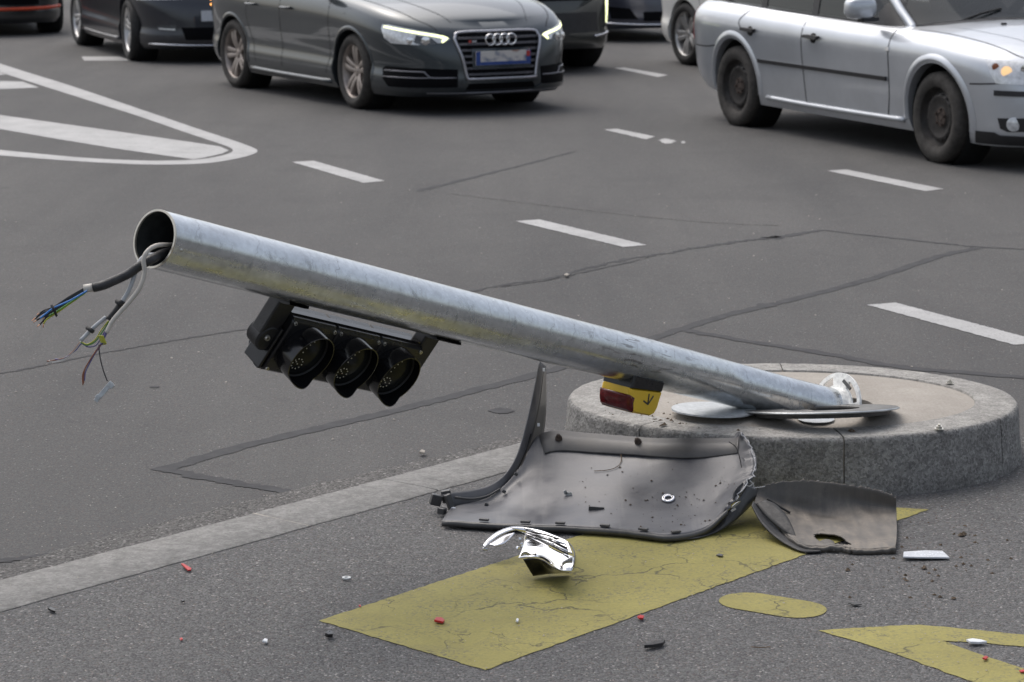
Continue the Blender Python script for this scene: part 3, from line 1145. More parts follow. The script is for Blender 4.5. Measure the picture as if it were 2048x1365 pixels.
def proj(P):
    dz = P[2] - CAM_H
    fw = P[1] * math.cos(PITCH) - dz * math.sin(PITCH)
    u_ = P[1] * math.sin(PITCH) + dz * math.cos(PITCH)
    return 1024 + FPX * P[0] / fw, 682.5 - FPX * u_ / fw


def on_pole(u):
    lo, hi = 0.0, 4.0
    for _ in range(40):
        mid = (lo + hi) / 2
        if proj(PE + pa * mid)[0] < u:
            lo = mid
        else:
            hi = mid
    return PE + pa * lo


HO = on_pole(700) + pa * 0.110 + hc * 0.2 + hn * 0.035
HM = frame_m(HO, pa, hc, hn)
H3 = HM.to_3x3()
PT = 0.182                                         # lamp pitch


def hp(x, y, z):
    return HM @ Vector((x, y, z))


HW = 0.088
shell_ = MB()
prof = [(-HW, -0.075), (-HW, -0.012), (-HW + 0.008, -0.002), (-HW + 0.016, 0.0), (HW - 0.016, 0.0), (HW - 0.008, -0.002), (HW, -0.012), (HW, -0.075), (HW - 0.03, -0.098), (-HW + 0.03, -0.098)]
head = None
for i in (-1, 0, 1):
    xs = [i * PT - PT / 2 + 0.0015, i * PT - PT / 2 + 0.006, i * PT + PT / 2 - 0.006, i * PT + PT / 2 - 0.0015]
    ins = [0.0035, 0, 0, 0.0035]
    rows = [[hp(x, y * (1 - s / HW), zz - (s if zz > -0.02 else 0)) for y, zz in prof] for x, s in zip(xs, ins)]
    mm_ = MB().grid(rows, wrap=True)
    mm_.f.append(tuple(range(len(prof))))
    mm_.f.append(tuple(len(mm_.v) - len(prof) + k for k in range(len(prof))))
    if head is None:
        head = mm_.build('signal_head', M['black_pl'], pole, world=True, angle=35)
    else:
        mm_.build('housing_module', M['black_pl'], head, world=True, angle=35)
head['label'] = 'black three-lamp signal head hanging under the pole'
for i in (-1, 0, 1):
    cx = i * PT
    # visor: three quarters of a tunnel, open towards the foot of the pole
    rows_o, rows_i = [], []
    nz_ = 10
    vr = 0.0775
    cols = 128
    for j in range(nz_ + 1):
        ro, ri = [], []
        for k in range(cols + 1):
            ph = R(-180) + R(360) * k / cols
            a_ = abs(ph)
            Lx = 0.046 + 0.016 * (0.5 + 0.5 * math.cos(ph))
            tb = (0.5 + 0.5 * math.cos(PI * min(1, abs(ph - R(86)) / R(48)))) ** 0.6     # tongue at the lower rim
            Lx += tb * (0.076 - Lx)
            z_ = -0.002 + Lx * j / nz_
            cxx, cyy = -math.cos(ph), math.sin(ph)
            fl_ = 1 + 0.0 * j
            ro.append(hp(cx + cxx * vr * fl_, cyy * vr * fl_, z_))
            ri.append(hp(cx + cxx * (vr - 0.003) * fl_, cyy * (vr - 0.003) * fl_, z_))
        rows_o.append(ro)
        rows_i.append(ri)
    MB().grid(rows_o + rows_i[::-1]).build('visor', M['black_gl'], head, world=True, angle=40, merge=True)
    LM = frame_m(hp(cx, 0, 0.012), pa, hc, hn)
    lp = [(0.0, 0.014)] + [(0.0715 * math.sin(t), 0.014 * math.cos(t)) for t in [PI / 2 * k / 8 for k in range(1, 9)]] + [(0.0745, -0.002)]
    ln_ = MB().lathe(lp, 40, LM).build('lamp_lens', M['lens'], head, smooth=True, world=True)
    MB().lathe([(0.0715, 0.0), (0.0725, 0.006), (0.0745, 0.006), (0.0745, -0.002)], 40, LM).build('lens_ring', M['black_mt'], head, smooth=True, world=True)
    ld = MB()
    spots = [(-0.012 + 0.017 * math.cos(t), 0.030 + 0.017 * math.sin(t)) for t in [2 * PI * k / 10 for k in range(10)]]
    spots += [(-0.012, 0.030), (-0.02, 0.024), (-0.040, 0.045), (-0.036, 0.052), (-0.028, 0.056), (-0.018, -0.008), (-0.014, -0.022), (-0.008, -0.034), (0.002, -0.045)]
    for (x_, y_) in spots:
        rr_ = math.hypot(x_, y_)
        zt = 0.012 + 0.014 * math.sqrt(max(0, 1 - (rr_ / 0.0715) ** 2)) + 0.0004
        ld.lathe([(0.0, 0.0012), (0.0018, 0.0008), (0.0023, -0.001)], 6, frame_m(hp(cx + x_, y_, zt), pa, hc, hn))
    ld.build('led_dots', M['led'], head, smooth=True, world=True)
    for sx in (-1, 1):
        for sy in (-1, 1):
            MB().lathe([(0.0028, 0.0035), (0.0050, 0.0035), (0.0056, 0.0), (0.0056, -0.004)], 10, frame_m(hp(cx + sx * (PT / 2 - 0.013), sy * (HW - 0.013), 0.0), pa, hc, hn)).build('screw', M['screw'], head, world=True)
# cover lid edge strips and the latch side
for sy in (-1, 1):
    MB().box(hp(0, sy * (HW + 0.002), -0.035), (PT * 3 - 0.01, 0.006, 0.020), H3).build('lid_edge', M['black_gl'], head, world=True)


def pbox(name, c, s, mat, parent, bevel=0.003):
    o = MB().box((0, 0, 0), s, H3).build(name, mat, parent, bevel=bevel)
    q = parent.location.copy() if parent is pole else parent.location + pole.location
    o.location = hp(*c) - q
    return o


# brackets between pole and head
for sx, nm in ((-1, 'bracket'), (1, 'bracket')):
    x0 = sx * (PT * 1.5 + 0.030)
    br = pbox('bracket', (x0, -0.080, -0.045), (0.062, 0.16, 0.046), M['black_mt'], pole, 0.006)
    # collar on the pole
    m = MB()
    rows = []
    for j in range(2):
        rows.append([])
    ctr = HM @ Vector((x0 + (0.02 if sx > 0 else 0.0), -0.2, -0.035))
    bl = 0.11 if sx > 0 else 0.075
    rr0, rr1 = PR + 0.001, PR + 0.009
    for T in [R(-38) + R(76) * k / 12 for k in range(13)]:
        d_ = hc * math.cos(T) + hn * math.sin(T)
        rows[0].append((ctr, d_))
    pts = []
    for r_ in (rr0, rr1):
        for s_ in (-bl / 2, bl / 2):
            pts.append([c_ + d_ * r_ + pa * s_ for c_, d_ in rows[0]])
    m.grid([pts[0], pts[1], pts[3], pts[2], pts[0]])
    m.build('pole_clamp', M['black_mt'], pole, world=True, angle=40)
    hub = MB().lathe([(0.0, 0.026), (0.034, 0.026), (0.040, 0.020), (0.040, -0.024), (0.034, -0.030), (0.0, -0.030)], 28, frame_m(hp(sx * (PT * 1.5 + 0.022), -0.002, -0.045), pa, hc, hn)).build('pivot_hub', M['black_mt'], pole, world=True, angle=35)
    MB().lathe([(0.003, 0.004), (0.0075, 0.004), (0.0085, 0.0), (0.0085, -0.01)], 12, frame_m(hp(x0 - 0.004, -0.006, -0.016), pa, hc, hn)).build('bolt', M['screw'], pole, world=True)
pbox('end_plate', (-PT * 1.5 - 0.006, 0.02, -0.045), (0.008, 0.13, 0.075), M['black_pl'], pole, 0.003)

# ---- yellow pedestrian push-button box under the pole
BO = on_pole(1278)
BXM = frame_m(BO, pa, b0, n0)


def bp(x, y, z):
    return BXM @ Vector((x, y, z))


bw = 0.060


def boxside(pts, z0, z1, bev):
    """profile in (along, up), closed between two depths with softened long edges"""
    cx_ = sum(p[0] for p in pts) / len(pts)
    cy_ = sum(p[1] for p in pts) / len(pts)
    lay = []
    for z, s in ((z0, 1), (z0 + bev, 0), (z1 - bev, 0), (z1, 1)):
        row = []
        for x, y in pts:
            k_ = 1 - (bev * s) / max(0.02, math.hypot(x - cx_, y - cy_))
            row.append(bp(cx_ + (x - cx_) * k_, cy_ + (y - cy_) * k_, z))
        lay.append(row)
    mm_ = MB().grid(lay, wrap=True)
    n_ = len(pts)
    mm_.f.append(tuple(range(n_)))
    mm_.f.append(tuple(3 * n_ + k for k in range(n_)))
    return mm_


prof_top = [(-0.082, -0.050), (-0.082, -0.088), (0.082, -0.077), (0.082, -0.048)]
bb_ = boxside(prof_top, -bw, bw, 0.006).build('push_button_box', M['black_pl'], pole, world=True, angle=40)
bb_['label'] = 'yellow and black push-button box with red lens and arrow'
prof_low = [(-0.084, -0.0885), (-0.083, -0.110), (-0.078, -0.132), (-0.066, -0.152), (-0.046, -0.163), (0.055, -0.160), (0.073, -0.150), (0.081, -0.130), (0.084, -0.0775)]
boxside(prof_low, -bw, bw, 0.010).build('box_cover', M['yellow_box'], bb_, world=True, angle=40)
# red lens wrapped round the upper end
lay = []
for z, w_ in ((-bw + 0.004, 0.0), (-0.02, 0.0), (0.02, 0.0), (bw - 0.012, 0.0), (bw - 0.003, 0.004), (bw + 0.0010, 0.014)):
    row = []
    for (x, y) in [(-0.0846, -0.110), (-0.0842, -0.116), (-0.0795, -0.133), (-0.068, -0.1525), (-0.053, -0.1610)]:
        sh = 0.0
        xx = x + w_
        yy = y
        if w_ > 0.01:
            xx = max(x, -0.075) + w_ * (0.3 if y > -0.112 or y < -0.155 else 1.2)
            yy = y + (0.005 if y < -0.145 else -0.003 if y > -0.112 else 0)
        row.append(bp(xx, yy, z))
    lay.append(row)
MB().grid(lay).build('red_lens', M['red_lens'], bb_, world=True, smooth=True, solid=0.003)
arr = MB()


def bar2(p, q, w_):
    p, q = Vector(p), Vector(q)
    d_ = (q - p).normalized()
    nn = Vector((-d_.y, d_.x)) * w_ / 2
    arr.prism([bp(*(p + nn), bw + 0.0004), bp(*(q + nn), bw + 0.0004), bp(*(q - nn), bw + 0.0004), bp(*(p - nn), bw + 0.0004)], n0 * 0.0012)


bar2((0.012, -0.093), (0.018, -0.124), 0.005)
bar2((0.037, -0.096), (0.019, -0.126), 0.005)
bar2((-0.008, -0.118), (0.020, -0.126), 0.005)
arr.build('arrow_mark', M['iron'], bb_, world=True)

# ---- cables torn out of the open end
ZC = 6.30


def cab(name, px, r, mat, seg=10, parent=pole, n=6):
    pts = [D(u, v, ZC + (q[0] if q else 0.0)) for u, v, *q in px]
    return MB().tube(smooth_path(pts, n), r, seg).build(name, mat, parent, smooth=True, world=True)


big = cab('black_cable', [(372, 505, 0.16), (335, 505, 0.05), (305, 518, -0.02), (280, 532, -0.03), (255, 549, -0.03), (225, 563, -0.03), (206, 571, -0.03), (186, 576, -0.03)], 0.0118, M['cable_b'], 14)
cab('inner_sheath', [(190, 575, -0.03), (168, 578, -0.03)], 0.0105, M['cable_w'], 12, n=2)
for i in range(8):
    t = 2 * PI * i / 8
    ox, oy = 6 * math.cos(t), 6 * math.sin(t)
    cab('wire', [(174 + ox * 0.6, 578 + oy * 0.7, -0.03), (143 + ox * 1.1, 598 + oy * 1.0, -0.03), (112 + ox, 617 + oy * 0.8, -0.03), (92 + ox * 1.4, 628 + oy * 1.4, -0.03), (80 + ox * 1.6, 635 + oy * 1.4 + i % 3 * 3, -0.03)], 0.0021, M['w_black'], 6)
    cab('copper_end', [(80 + ox * 1.6, 635 + oy * 1.4 + i % 3 * 3, -0.03), (74 + ox * 1.7, 639 + oy * 1.5 + i % 3 * 3, -0.03)], 0.0011, M['copper'], 5, n=2)
cab('wire', [(174, 582, -0.05), (141, 601, -0.05), (108, 616, -0.05), (94, 626, -0.045), (80, 637, -0.045)], 0.0024, M['w_blue'], 6)
cab('wire', [(170, 587, -0.04), (141, 607, -0.04), (117, 624, -0.04), (95, 638, -0.04), (87, 648, -0.04)], 0.0021, M['w_yellow'], 6)
cab('wire', [(172, 585, -0.042), (150, 599, -0.042), (120, 619, -0.042), (98, 632, -0.042)], 0.0019, M['w_green'], 6)
cab('copper_end', [(87, 648, -0.04), (86, 656, -0.04)], 0.0012, M['copper'], 5, n=2)
cab('cable_tie', [(103, 611, -0.062), (108, 620, -0.066), (113, 632, -0.05)], 0.0035, M['black_rub'], 6)
cab('white_cable', [(380, 492, 0.16), (337, 490, 0.03), (312, 492, -0.03), (295, 503, -0.05), (287, 520, -0.055), (289, 545, -0.05), (280, 575, -0.05), (262, 600, -0.05), (240, 625, -0.05), (225, 643, -0.05), (213, 666, -0.05)], 0.0058, M['cable_w'], 12)
cab('grey_cable', [(350, 515, 0.10), (310, 510, 0.0), (288, 514, 0.0), (275, 532, -0.01), (268, 554, -0.02), (257, 583, -0.02), (243, 606, -0.02)], 0.0056, M['cable_g'], 12)
cab('cable_sleeve', [(246, 602, -0.02), (232, 622, -0.02), (217, 640, -0.02)], 0.0082, M['black_rub'], 12)
cab('grey_cable', [(212, 635, -0.015), (188, 655, -0.015), (161, 682, -0.015)], 0.0052, M['cable_g'], 10)
for px in ([(233, 602, -0.02), (241, 610, -0.03)], [(174, 655, -0.02), (186, 664, -0.03)]):
    cab('cable_tie', px, 0.0058, M['black_rub'], 6, n=2)
for mt, px in (('w_yellow', [(217, 642), (203, 660), (190, 680), (174, 689), (162, 684)]), ('w_green', [(218, 644), (205, 664), (190, 684), (172, 691), (160, 684)]),
               ('w_violet', [(219, 646), (207, 668), (193, 690), (176, 694), (163, 688), (150, 702), (126, 718), (110, 719)]), ('w_white', [(161, 684), (146, 704), (130, 716), (112, 723), (98, 722)]),
               ('w_brown', [(160, 685), (149, 700), (132, 715), (114, 720), (94, 723)]), ('w_white', [(162, 684), (148, 703), (128, 720), (104, 726)]),
               ('w_brown', [(205, 684), (185, 712), (168, 742), (165, 756), (166, 771)]), ('w_violet', [(204, 686), (187, 713), (172, 742), (169, 762)]), ('w_brown', [(206, 685), (188, 710), (170, 738), (167, 768)]),
               ('w_black', [(198, 690), (199, 708), (203, 728), (209, 748), (215, 763)])):
    cab('wire', px, 0.0017, M[mt], 6)
hx = []
for k in range(40):
    t = k / 39
    hx.append((205 + (1 - 2 * t) * -3 + 5.0 * math.cos(t * 40), 672 + 16 * t + 1.5 * math.sin(t * 40), -0.05 + 0.006 * math.sin(t * 40)))
cab('wire_wrap', hx, 0.0015, M['w_yellow'], 5, n=2)
cab('wire', [(213, 664, -0.05), (208, 675, -0.05), (202, 690, -0.05)], 0.0034, M['w_violet'], 8)
c0_, c1_ = D(224, 765, ZC), D(191, 803, ZC)
dr = (c1_ - c0_).normalized()
sd = dr.cross(fwd).normalized()
tm_ = MB()
tm_.box(c0_.lerp(c1_, 0.5), ((c1_ - c0_).length, 0.012, 0.006), Matrix((dr, sd, dr.cross(sd))).transposed())
tm_.box(c0_.lerp(c1_, 0.12) + sd * 0.004, (0.012, 0.014, 0.012), Matrix((dr, sd, dr.cross(sd))).transposed())
tm_.box(c0_.lerp(c1_, 0.8) - sd * 0.002, (0.010, 0.012, 0.012), Matrix((dr, sd, dr.cross(sd))).transposed())
tm_.build('terminal_strip', M['zinc'], pole, world=True, bevel=0.001)

# ================================================================== steel plates on the island
pc_ = G(1643, 819, 0.226)
ring_root = thing('base_cover_plate', 'flat round steel base plate pried up around the foot of the fallen pole', 'steel plate', pc_)
tl = Matrix.Rotation(R(-9.0), 3, 'X') @ Matrix.Rotation(R(-1.6), 3, 'Y')
pm = tl.to_4x4()
MB().lathe([(0.125, -0.003), (0.249, -0.003), (0.254, -0.001), (0.254, 0.001), (0.251, 0.003), (0.125, 0.003)], 72, pm, closed=True).build('plate_ring', M['plate_top'], ring_root, angle=35)
MB().lathe([(0.2495, -0.0034), (0.2546, -0.0012), (0.2546, 0.0014), (0.2515, 0.0034)], 72, pm).build('plate_edge', M['zinc'], ring_root, smooth=True)
MB().lathe([(0.130, -0.018), (0.222, -0.018), (0.230, -0.004), (0.130, -0.004)], 72, pm, closed=True).build('under_rim', M['iron'], ring_root, angle=35)
dc = G(1428, 819, 0.222)
cov = MB()
dm = (Matrix.Rotation(R(-2.0), 3, 'X') @ Matrix.Rotation(R(1.5), 3, 'Y')).to_4x4()
cov.lathe([(0.0, 0.003), (0.130, 0.003), (0.140, 0.001), (0.141, -0.004), (0.132, -0.006), (0.0, -0.006)], 64, dm)
cv = cov.build('round_cover', M['zinc_dull'], None, angle=35)
cv.location = dc
tag(cv, 'pale grey round metal cover lying on the granite edge beside the pole foot', 'cover')
sl = MB().lathe([(0.0, 0.001), (0.055, 0.001), (0.06, 0.0), (0.058, -0.003), (0.0, -0.003)], 40).build('shim_disc', M['zinc_dull'], None, angle=35)
sl.location = G(1632, 838, 0.209)
tag(sl, 'thin bright metal disc slipped under the pried-up base plate', 'metal disc')
# ================================================================== broken car parts on the footway
def Yc(grid, dy=0.0, floor=0.012):
    out = []
    for row in grid:
        out.append([])
        for u, v, Y in row:
            p = YP(u, v, Y + dy)
            if p.z < floor:                        # nothing dips into the paving: slide it along the sight line instead
                p = G(u, v, floor)
            out[-1].append(p)
    return out


bump = thing('bumper_cover', 'large broken grey car bumper cover lying inside-up against the granite island', 'bumper', G(1180, 1045))
ctrl = [
    [(884, 1043, 7.57), (978, 1049, 7.53), (1060, 1053, 7.50), (1140, 1056, 7.47), (1245, 1063, 7.44), (1335, 1073, 7.40), (1405, 1062, 7.42), (1456, 1020, 7.46)],
    [(890, 1033, 7.61), (983, 1036, 7.60), (1056, 1020, 7.62), (1130, 1010, 7.63), (1242, 1014, 7.57), (1350, 1026, 7.52), (1425, 1014, 7.52), (1488, 976, 7.53)],
    [(896, 1024, 7.65), (985, 1018, 7.67), (1050, 990, 7.72), (1115, 962, 7.78), (1240, 966, 7.72), (1365, 977, 7.64), (1444, 965, 7.62), (1509, 940, 7.60)],
    [(902, 1018, 7.68), (984, 1005, 7.73), (1044, 960, 7.82), (1102, 912, 7.91), (1240, 916, 7.87), (1375, 924, 7.76), (1458, 915, 7.72), (1504, 905, 7.68)],
    [(906, 1015, 7.70), (982, 992, 7.76), (1038, 938, 7.86), (1088, 867, 8.00), (1240, 873, 7.95), (1381, 879, 7.83), (1466, 877, 7.79), (1484, 867, 7.745)],
]
g = bicubic(Yc(ctrl, -0.02, 0.024), 9, 9)
# ragged tear along the right end
for i, r_ in enumerate(g):
    nc_ = len(r_)
    for q in range(5):
        k_ = (5 - q) / 5.0
        r_[nc_ - 1 - q] += Vector((mnoise.noise(Vector((i * 0.9, 3.1, 0))) * 0.016 + mnoise.noise(Vector((i * 2.7, 8.1, 0))) * 0.008, -0.006 * mnoise.noise(Vector((i * 1.9, 1.1, 5))), mnoise.noise(Vector((i * 1.3, 5.5, 2))) * 0.012)) * k_
# small waves of a shell that has been torn off
for i, r_ in enumerate(g):
    for j, p in enumerate(r_):
        p.z += 0.004 * mnoise.noise(p * 7) + 0.0015 * mnoise.noise(p * 25)
MB().grid(g).build('bumper_shell', M['shell'], bump, smooth=True, solid=0.004, world=True)
# darker upper band that steps out along the back edge
top = g[-1]
step_ = g[-12]
rows = []
for f, off in ((1.0, 0.006), (0.72, 0.007), (0.36, 0.006), (0.30, 0.000)):
    rows.append([step_[j].lerp(top[j], f) + Vector((0, -off, 0.001)) for j in range(26, 58)])
MB().grid(rows).build('upper_band', M['shell_band'], bump, smooth=True, solid=0.003, world=True)
# torn wing behind the right end
wing = Yc([[(1466, 880, 7.77), (1474, 866, 7.77), (1483, 864, 7.75)], [(1478, 905, 7.70), (1492, 893, 7.71), (1500, 890, 7.71)], [(1490, 930, 7.63), (1503, 918, 7.64), (1512, 915, 7.64)], [(1492, 962, 7.57), (1506, 950, 7.57), (1513, 942, 7.58)]])
MB().grid(bicubic(wing, 5, 5)).build('torn_corner', M['shell'], bump, smooth=True, solid=0.004, world=True)
cr_ = smooth_path([YP(1458, 884, 7.70), YP(1472, 895, 7.67), YP(1479, 915, 7.63), YP(1483, 935, 7.58)], 5)
MB().tube(cr_, 0.0016, 5).build('split_line', M['gap'], bump, world=True)
MB().tube([r_[-1] + Vector((0.001, -0.001, 0.002)) for r_ in g[4:]], 0.0022, 5).build('tear_edge', M['tearedge'], bump, smooth=True, world=True)
# near lip: a turned rim with clip lugs
lip_t = g[0]
rows = [lip_t, [p + Vector((0, -0.010, 0.004)) for p in lip_t], [p + Vector((0, -0.016, -0.002)) for p in lip_t], [Vector((p.x, p.y - 0.014, max(0.006, p.z - 0.012))) for p in lip_t]]
MB().grid(rows).build('turned_lip', M['shell_dk'], bump, smooth=True, solid=0.003, world=True)
for j in (8, 17, 25, 33, 40, 47):
    p = lip_t[j]
    q = lip_t[j + 1]
    d_ = (q - p).normalized()
    sdv = Vector((-d_.y, d_.x, 0))
    MB().box(p + Vector((0, 0.012, 0.010)), (0.030, 0.014, 0.007), Matrix((d_, sdv, Vector((0, 0, 1)))).transposed()).build('clip_lug', M['shell_band'], bump, world=True, bevel=0.002)
# outer flank seen under the right end
fl0 = [(1335, 1074, 7.395), (1380, 1070, 7.405), (1415, 1054, 7.43), (1450, 1028, 7.455), (1478, 997, 7.49), (1497, 968, 7.54)]
fl1 = [(1335, 1079, 7.37), (1385, 1078, 7.38), (1430, 1066, 7.41), (1468, 1042, 7.45), (1500, 1012, 7.52), (1528, 984, 7.60)]
fl2 = [(1340, 1077, 7.40), (1390, 1072, 7.44), (1436, 1054, 7.50), (1472, 1030, 7.55), (1500, 1003, 7.62), (1526, 980, 7.68)]
MB().grid(bicubic(Yc([fl0, fl1, fl2]), 4, 5)).build('outer_flank', M['shell_dk'], bump, smooth=True, solid=0.003, world=True)
# dark bracket piece inside the right end, with silvery tears
br_ = Yc([[(1466, 1000, 7.47), (1476, 985, 7.50), (1492, 972, 7.53)], [(1468, 985, 7.48), (1480, 972, 7.52), (1500, 965, 7.55)], [(1475, 974, 7.50), (1490, 963, 7.54), (1506, 958, 7.57)]])
MB().grid(bicubic(br_, 4, 4)).build('corner_bracket', M['shell_dk'], bump, smooth=True, solid=0.004, world=True)
for px in ([(1489, 969), (1499, 973), (1508, 966)], [(1505, 976), (1520, 975), (1530, 973)], [(1500, 962), (1506, 969), (1509, 978)]):
    MB().tube(smooth_path([YP(u, v, 7.52) for u, v in px], 4), 0.0018, 5).build('tear_edge', M['tearedge'], bump, world=True)
for (u, v, w_) in ((1467, 1020, 0.016), (1318, 1068, 0.014), (1346, 1066, 0.012)):
    MB().box(YP(u, v, 7.385 if u < 1400 else 7.44), (w_, 0.004, 0.006), Matrix.Rotation(R(-35 if u > 1400 else 5), 3, 'Y')).build('pale_mark', M['tearedge'], bump, world=True)
MB().lathe([(0.0, 0.004), (0.014, 0.003), (0.018, 0.0)], 16, frame_m(YP(1472, 1010, 7.45), Vector((0.8, 0.3, 0.5)).normalized(), Vector((0, 0.8, -0.5)).normalized(), Vector((-0.6, -0.5, 0.62)).normalized())).build('sensor_socket', M['frost'], bump, smooth=True, world=True)

# wheel-arch end: a tall blade bent up at the left
Lf_ = [(1079, 722, 7.97), (1066, 790, 7.95), (1052, 850, 7.92), (1040, 893, 7.89), (1026, 926, 7.85), (1006, 953, 7.81), (978, 971, 7.77), (945, 980, 7.74), (910, 985, 7.71), (884, 990, 7.69)]
Rf_ = [(1087, 730, 7.99), (1078, 800, 7.97), (1064, 862, 7.94), (1048, 906, 7.90), (1032, 941, 7.86), (1010, 973, 7.80), (985, 992, 7.755), (958, 1005, 7.73), (930, 1012, 7.71), (903, 1017, 7.69)]
Rb_ = [(1091, 733, 8.03), (1092, 795, 8.08), (1089, 850, 8.10), (1082, 882, 8.08), (1070, 900, 8.03)]
MB().grid(bicubic([[YP(u, v, Y - 0.012) for u, v, Y in Lf_], [YP((a[0] + b[0]) / 2 - 1, (a[1] + b[1]) / 2, (a[2] + b[2]) / 2 - 0.014) for a, b in zip(Lf_, Rf_)], [YP(u, v, Y - 0.008) for u, v, Y in Rf_]], 3, 6)).build('arch_flange', M['shell'], bump, smooth=True, solid=0.004, world=True)
MB().grid(bicubic([[YP(u, v, Y) for u, v, Y in Rf_[:5]], [YP((a[0] + b[0]) / 2, (a[1] + b[1]) / 2, (a[2] + b[2]) / 2) for a, b in zip(Rf_[:5], Rb_)], [YP(u, v, Y) for u, v, Y in Rb_]], 3, 6)).build('arch_blade', M['shell_dk'], bump, smooth=True, solid=0.004, world=True)
MB().tube(smooth_path([YP(u, v, Y - 0.006) for u, v, Y in [(1062, 868, 7.93)] + Rf_[3:9]], 6), 0.003, 6).build('flange_seam', M['gap'], bump, smooth=True, world=True)
MB().tube(smooth_path([YP(u, v, Y) for u, v, Y in [(910, 995, 7.685), (945, 998, 7.70), (975, 992, 7.725), (1000, 978, 7.76)]], 5), 0.0035, 6).build('flange_rib', M['shell_dk'], bump, smooth=True, world=True)
for (u, v) in ((1077, 850), (1088, 740)):
    MB().box(YP(u, v, 7.93), (0.008, 0.004, 0.010)).build('pale_mark', M['white_pl'], bump, world=True)
# clips at the left tip
for (u, v, Y, s) in ((872, 1000, 7.67, (0.035, 0.02, 0.035)), (893, 993, 7.69, (0.03, 0.02, 0.04)), (899, 1004, 7.66, (0.02, 0.02, 0.05)), (884, 1022, 7.62, (0.025, 0.02, 0.02))):
    MB().box(YP(u, v, Y), s, Matrix.Rotation(random.uniform(-0.5, 0.5), 3, 'Y') @ Matrix.Rotation(random.uniform(-0.6, 0.6), 3, 'Z')).build('fixing_clip', M['shell_dk'], bump, world=True, bevel=0.003)
MB().lathe([(0.0, 0.004), (0.009, 0.003), (0.011, 0.0)], 12, frame_m(YP(907, 1021, 7.645), Vector((1, 0, 0)), Vector((0, 0.5, 0.86)), Vector((0, -0.86, 0.5)))).build('white_plug', M['frost'], bump, smooth=True, world=True)
for (u, v, Y) in ((1032, 950, 7.80), (1008, 985, 7.745), (973, 1011, 7.69)):
    MB().box(YP(u, v, Y) + Vector((0, -0.006, 0.004)), (0.012, 0.010, 0.010), Matrix.Rotation(0.5, 3, 'Y')).build('clip_stub', M['shell_dk'], bump, world=True, bevel=0.002)


def shell_hit(u, v):
    """point on the bumper's inside seen at (u, v), with the normal there"""
    best, bn = None, None
    ro = Vector((0, 0, CAM_H))
    loc, nor, idx, dist = SHELL_BVH.ray_cast(ro, ray(u, v).normalized())
    return (loc, nor if nor.dot(ray(u, v)) < 0 else -nor) if loc else (YP(u, v, 7.7), Vector((0, -0.7, 0.7)))


_tmp = MB().grid(g)
SHELL_BVH = BVHTree.FromPolygons(_tmp.v, _tmp.f)


def frame_n(p, nrm):
    x = nrm.orthogonal().normalized()
    return frame_m(p, x, nrm.cross(x), nrm)


for (u, v) in ((1278, 888), (1118, 882)):
    p, nn = shell_hit(u, v)
    MB().lathe([(0.0, 0.016), (0.006, 0.015), (0.0075, 0.010), (0.0075, 0.005), (0.011, 0.004), (0.012, -0.006)], 14, frame_n(p + nn * 0.012, nn)).build('fixing_bolt', M['rust'], bump, smooth=True, world=True)
p, nn = shell_hit(1193, 1021)
mm_ = frame_n(p + nn * 0.004, nn).to_3x3()
MB().box(p + nn * 0.003, (0.048, 0.006, 0.016), Matrix.Rotation(R(4), 3, 'Y')).build('bracket_slot', M['shell_dk'], bump, world=True, bevel=0.001)

# things lying in the shell
p, nn = shell_hit(1337, 1000)
o = MB().lathe([(0.0095, 0.003), (0.012, 0.0045), (0.019, 0.0045), (0.021, 0.001), (0.019, -0.002), (0.010, -0.002)], 26, frame_n(p + nn * 0.005, nn), closed=True).build('washer', M['chrome_soft'], None, smooth=True)
tag(o, 'shiny round washer lying inside the upturned bumper cover', 'washer')
p, nn = shell_hit(1134, 992)
m = MB()
for a_, s_ in ((0.0, (0.020, 0.003, 0.010)), (1.2, (0.012, 0.003, 0.010))):
    m.box(p + nn * 0.007 + Vector((0.006 * math.cos(a_ * 2), 0, 0.004 * a_)), s_, Matrix.Rotation(a_, 3, 'Y'))
tag(m.build('metal_clip', M['zinc']), 'small bent metal clip lying in the left half of the bumper cover', 'clip')


def crumb(m, p, r, rnd):
    vs = []
    for k in range(6):
        t = 2 * PI * k / 6
        vs.append(p + Vector((math.cos(t) * r * rnd.uniform(0.6, 1.2), math.sin(t) * r * rnd.uniform(0.6, 1.2), r * rnd.uniform(0.0, 0.25))))
    tp = p + Vector((rnd.uniform(-0.3, 0.3) * r, rnd.uniform(-0.3, 0.3) * r, r * rnd.uniform(0.6, 1.0)))
    m.add(vs + [tp], [(k, (k + 1) % 6, 6) for k in range(6)])


rr = random.Random(11)
soil = MB()
for k in range(105):
    u, v = rr.uniform(1150, 1470), rr.uniform(930, 1058)
    if rr.random() < 0.5:
        u, v = rr.gauss(1350, 60), rr.gauss(1015, 22)
    loc, nor, idx, dist = SHELL_BVH.ray_cast(Vector((0, 0, CAM_H)), ray(u, v).normalized())
    if loc:
        crumb(soil, loc + Vector((0, -0.002, 0.002)), rr.choice([0.0014, 0.0018, 0.0026, 0.0045]), rr)
for k in range(240):                               # soil shaken out on the footway and the island
    if k < 130:
        p = G(rr.gauss(1860, 95), rr.gauss(1105, 55))
        if p.y > 7.75:
            continue
    else:
        u, v = rr.gauss(1350, 90), rr.gauss(838, 18)
        p = G(u, v, 0.2)
        q = p - ISL
        if (q.x / IA) ** 2 + (q.y / IB) ** 2 > 0.93:
            continue
        p.z = 0.203
    p.z += 0.004
    crumb(soil, p, rr.choice([0.002, 0.003, 0.004, 0.007]), rr)
tag(soil.build('soil_crumbs', M['soil']), 'dark brown soil crumbs scattered over bumper, island edge and footway', 'soil', kind='stuff')
grit = MB()
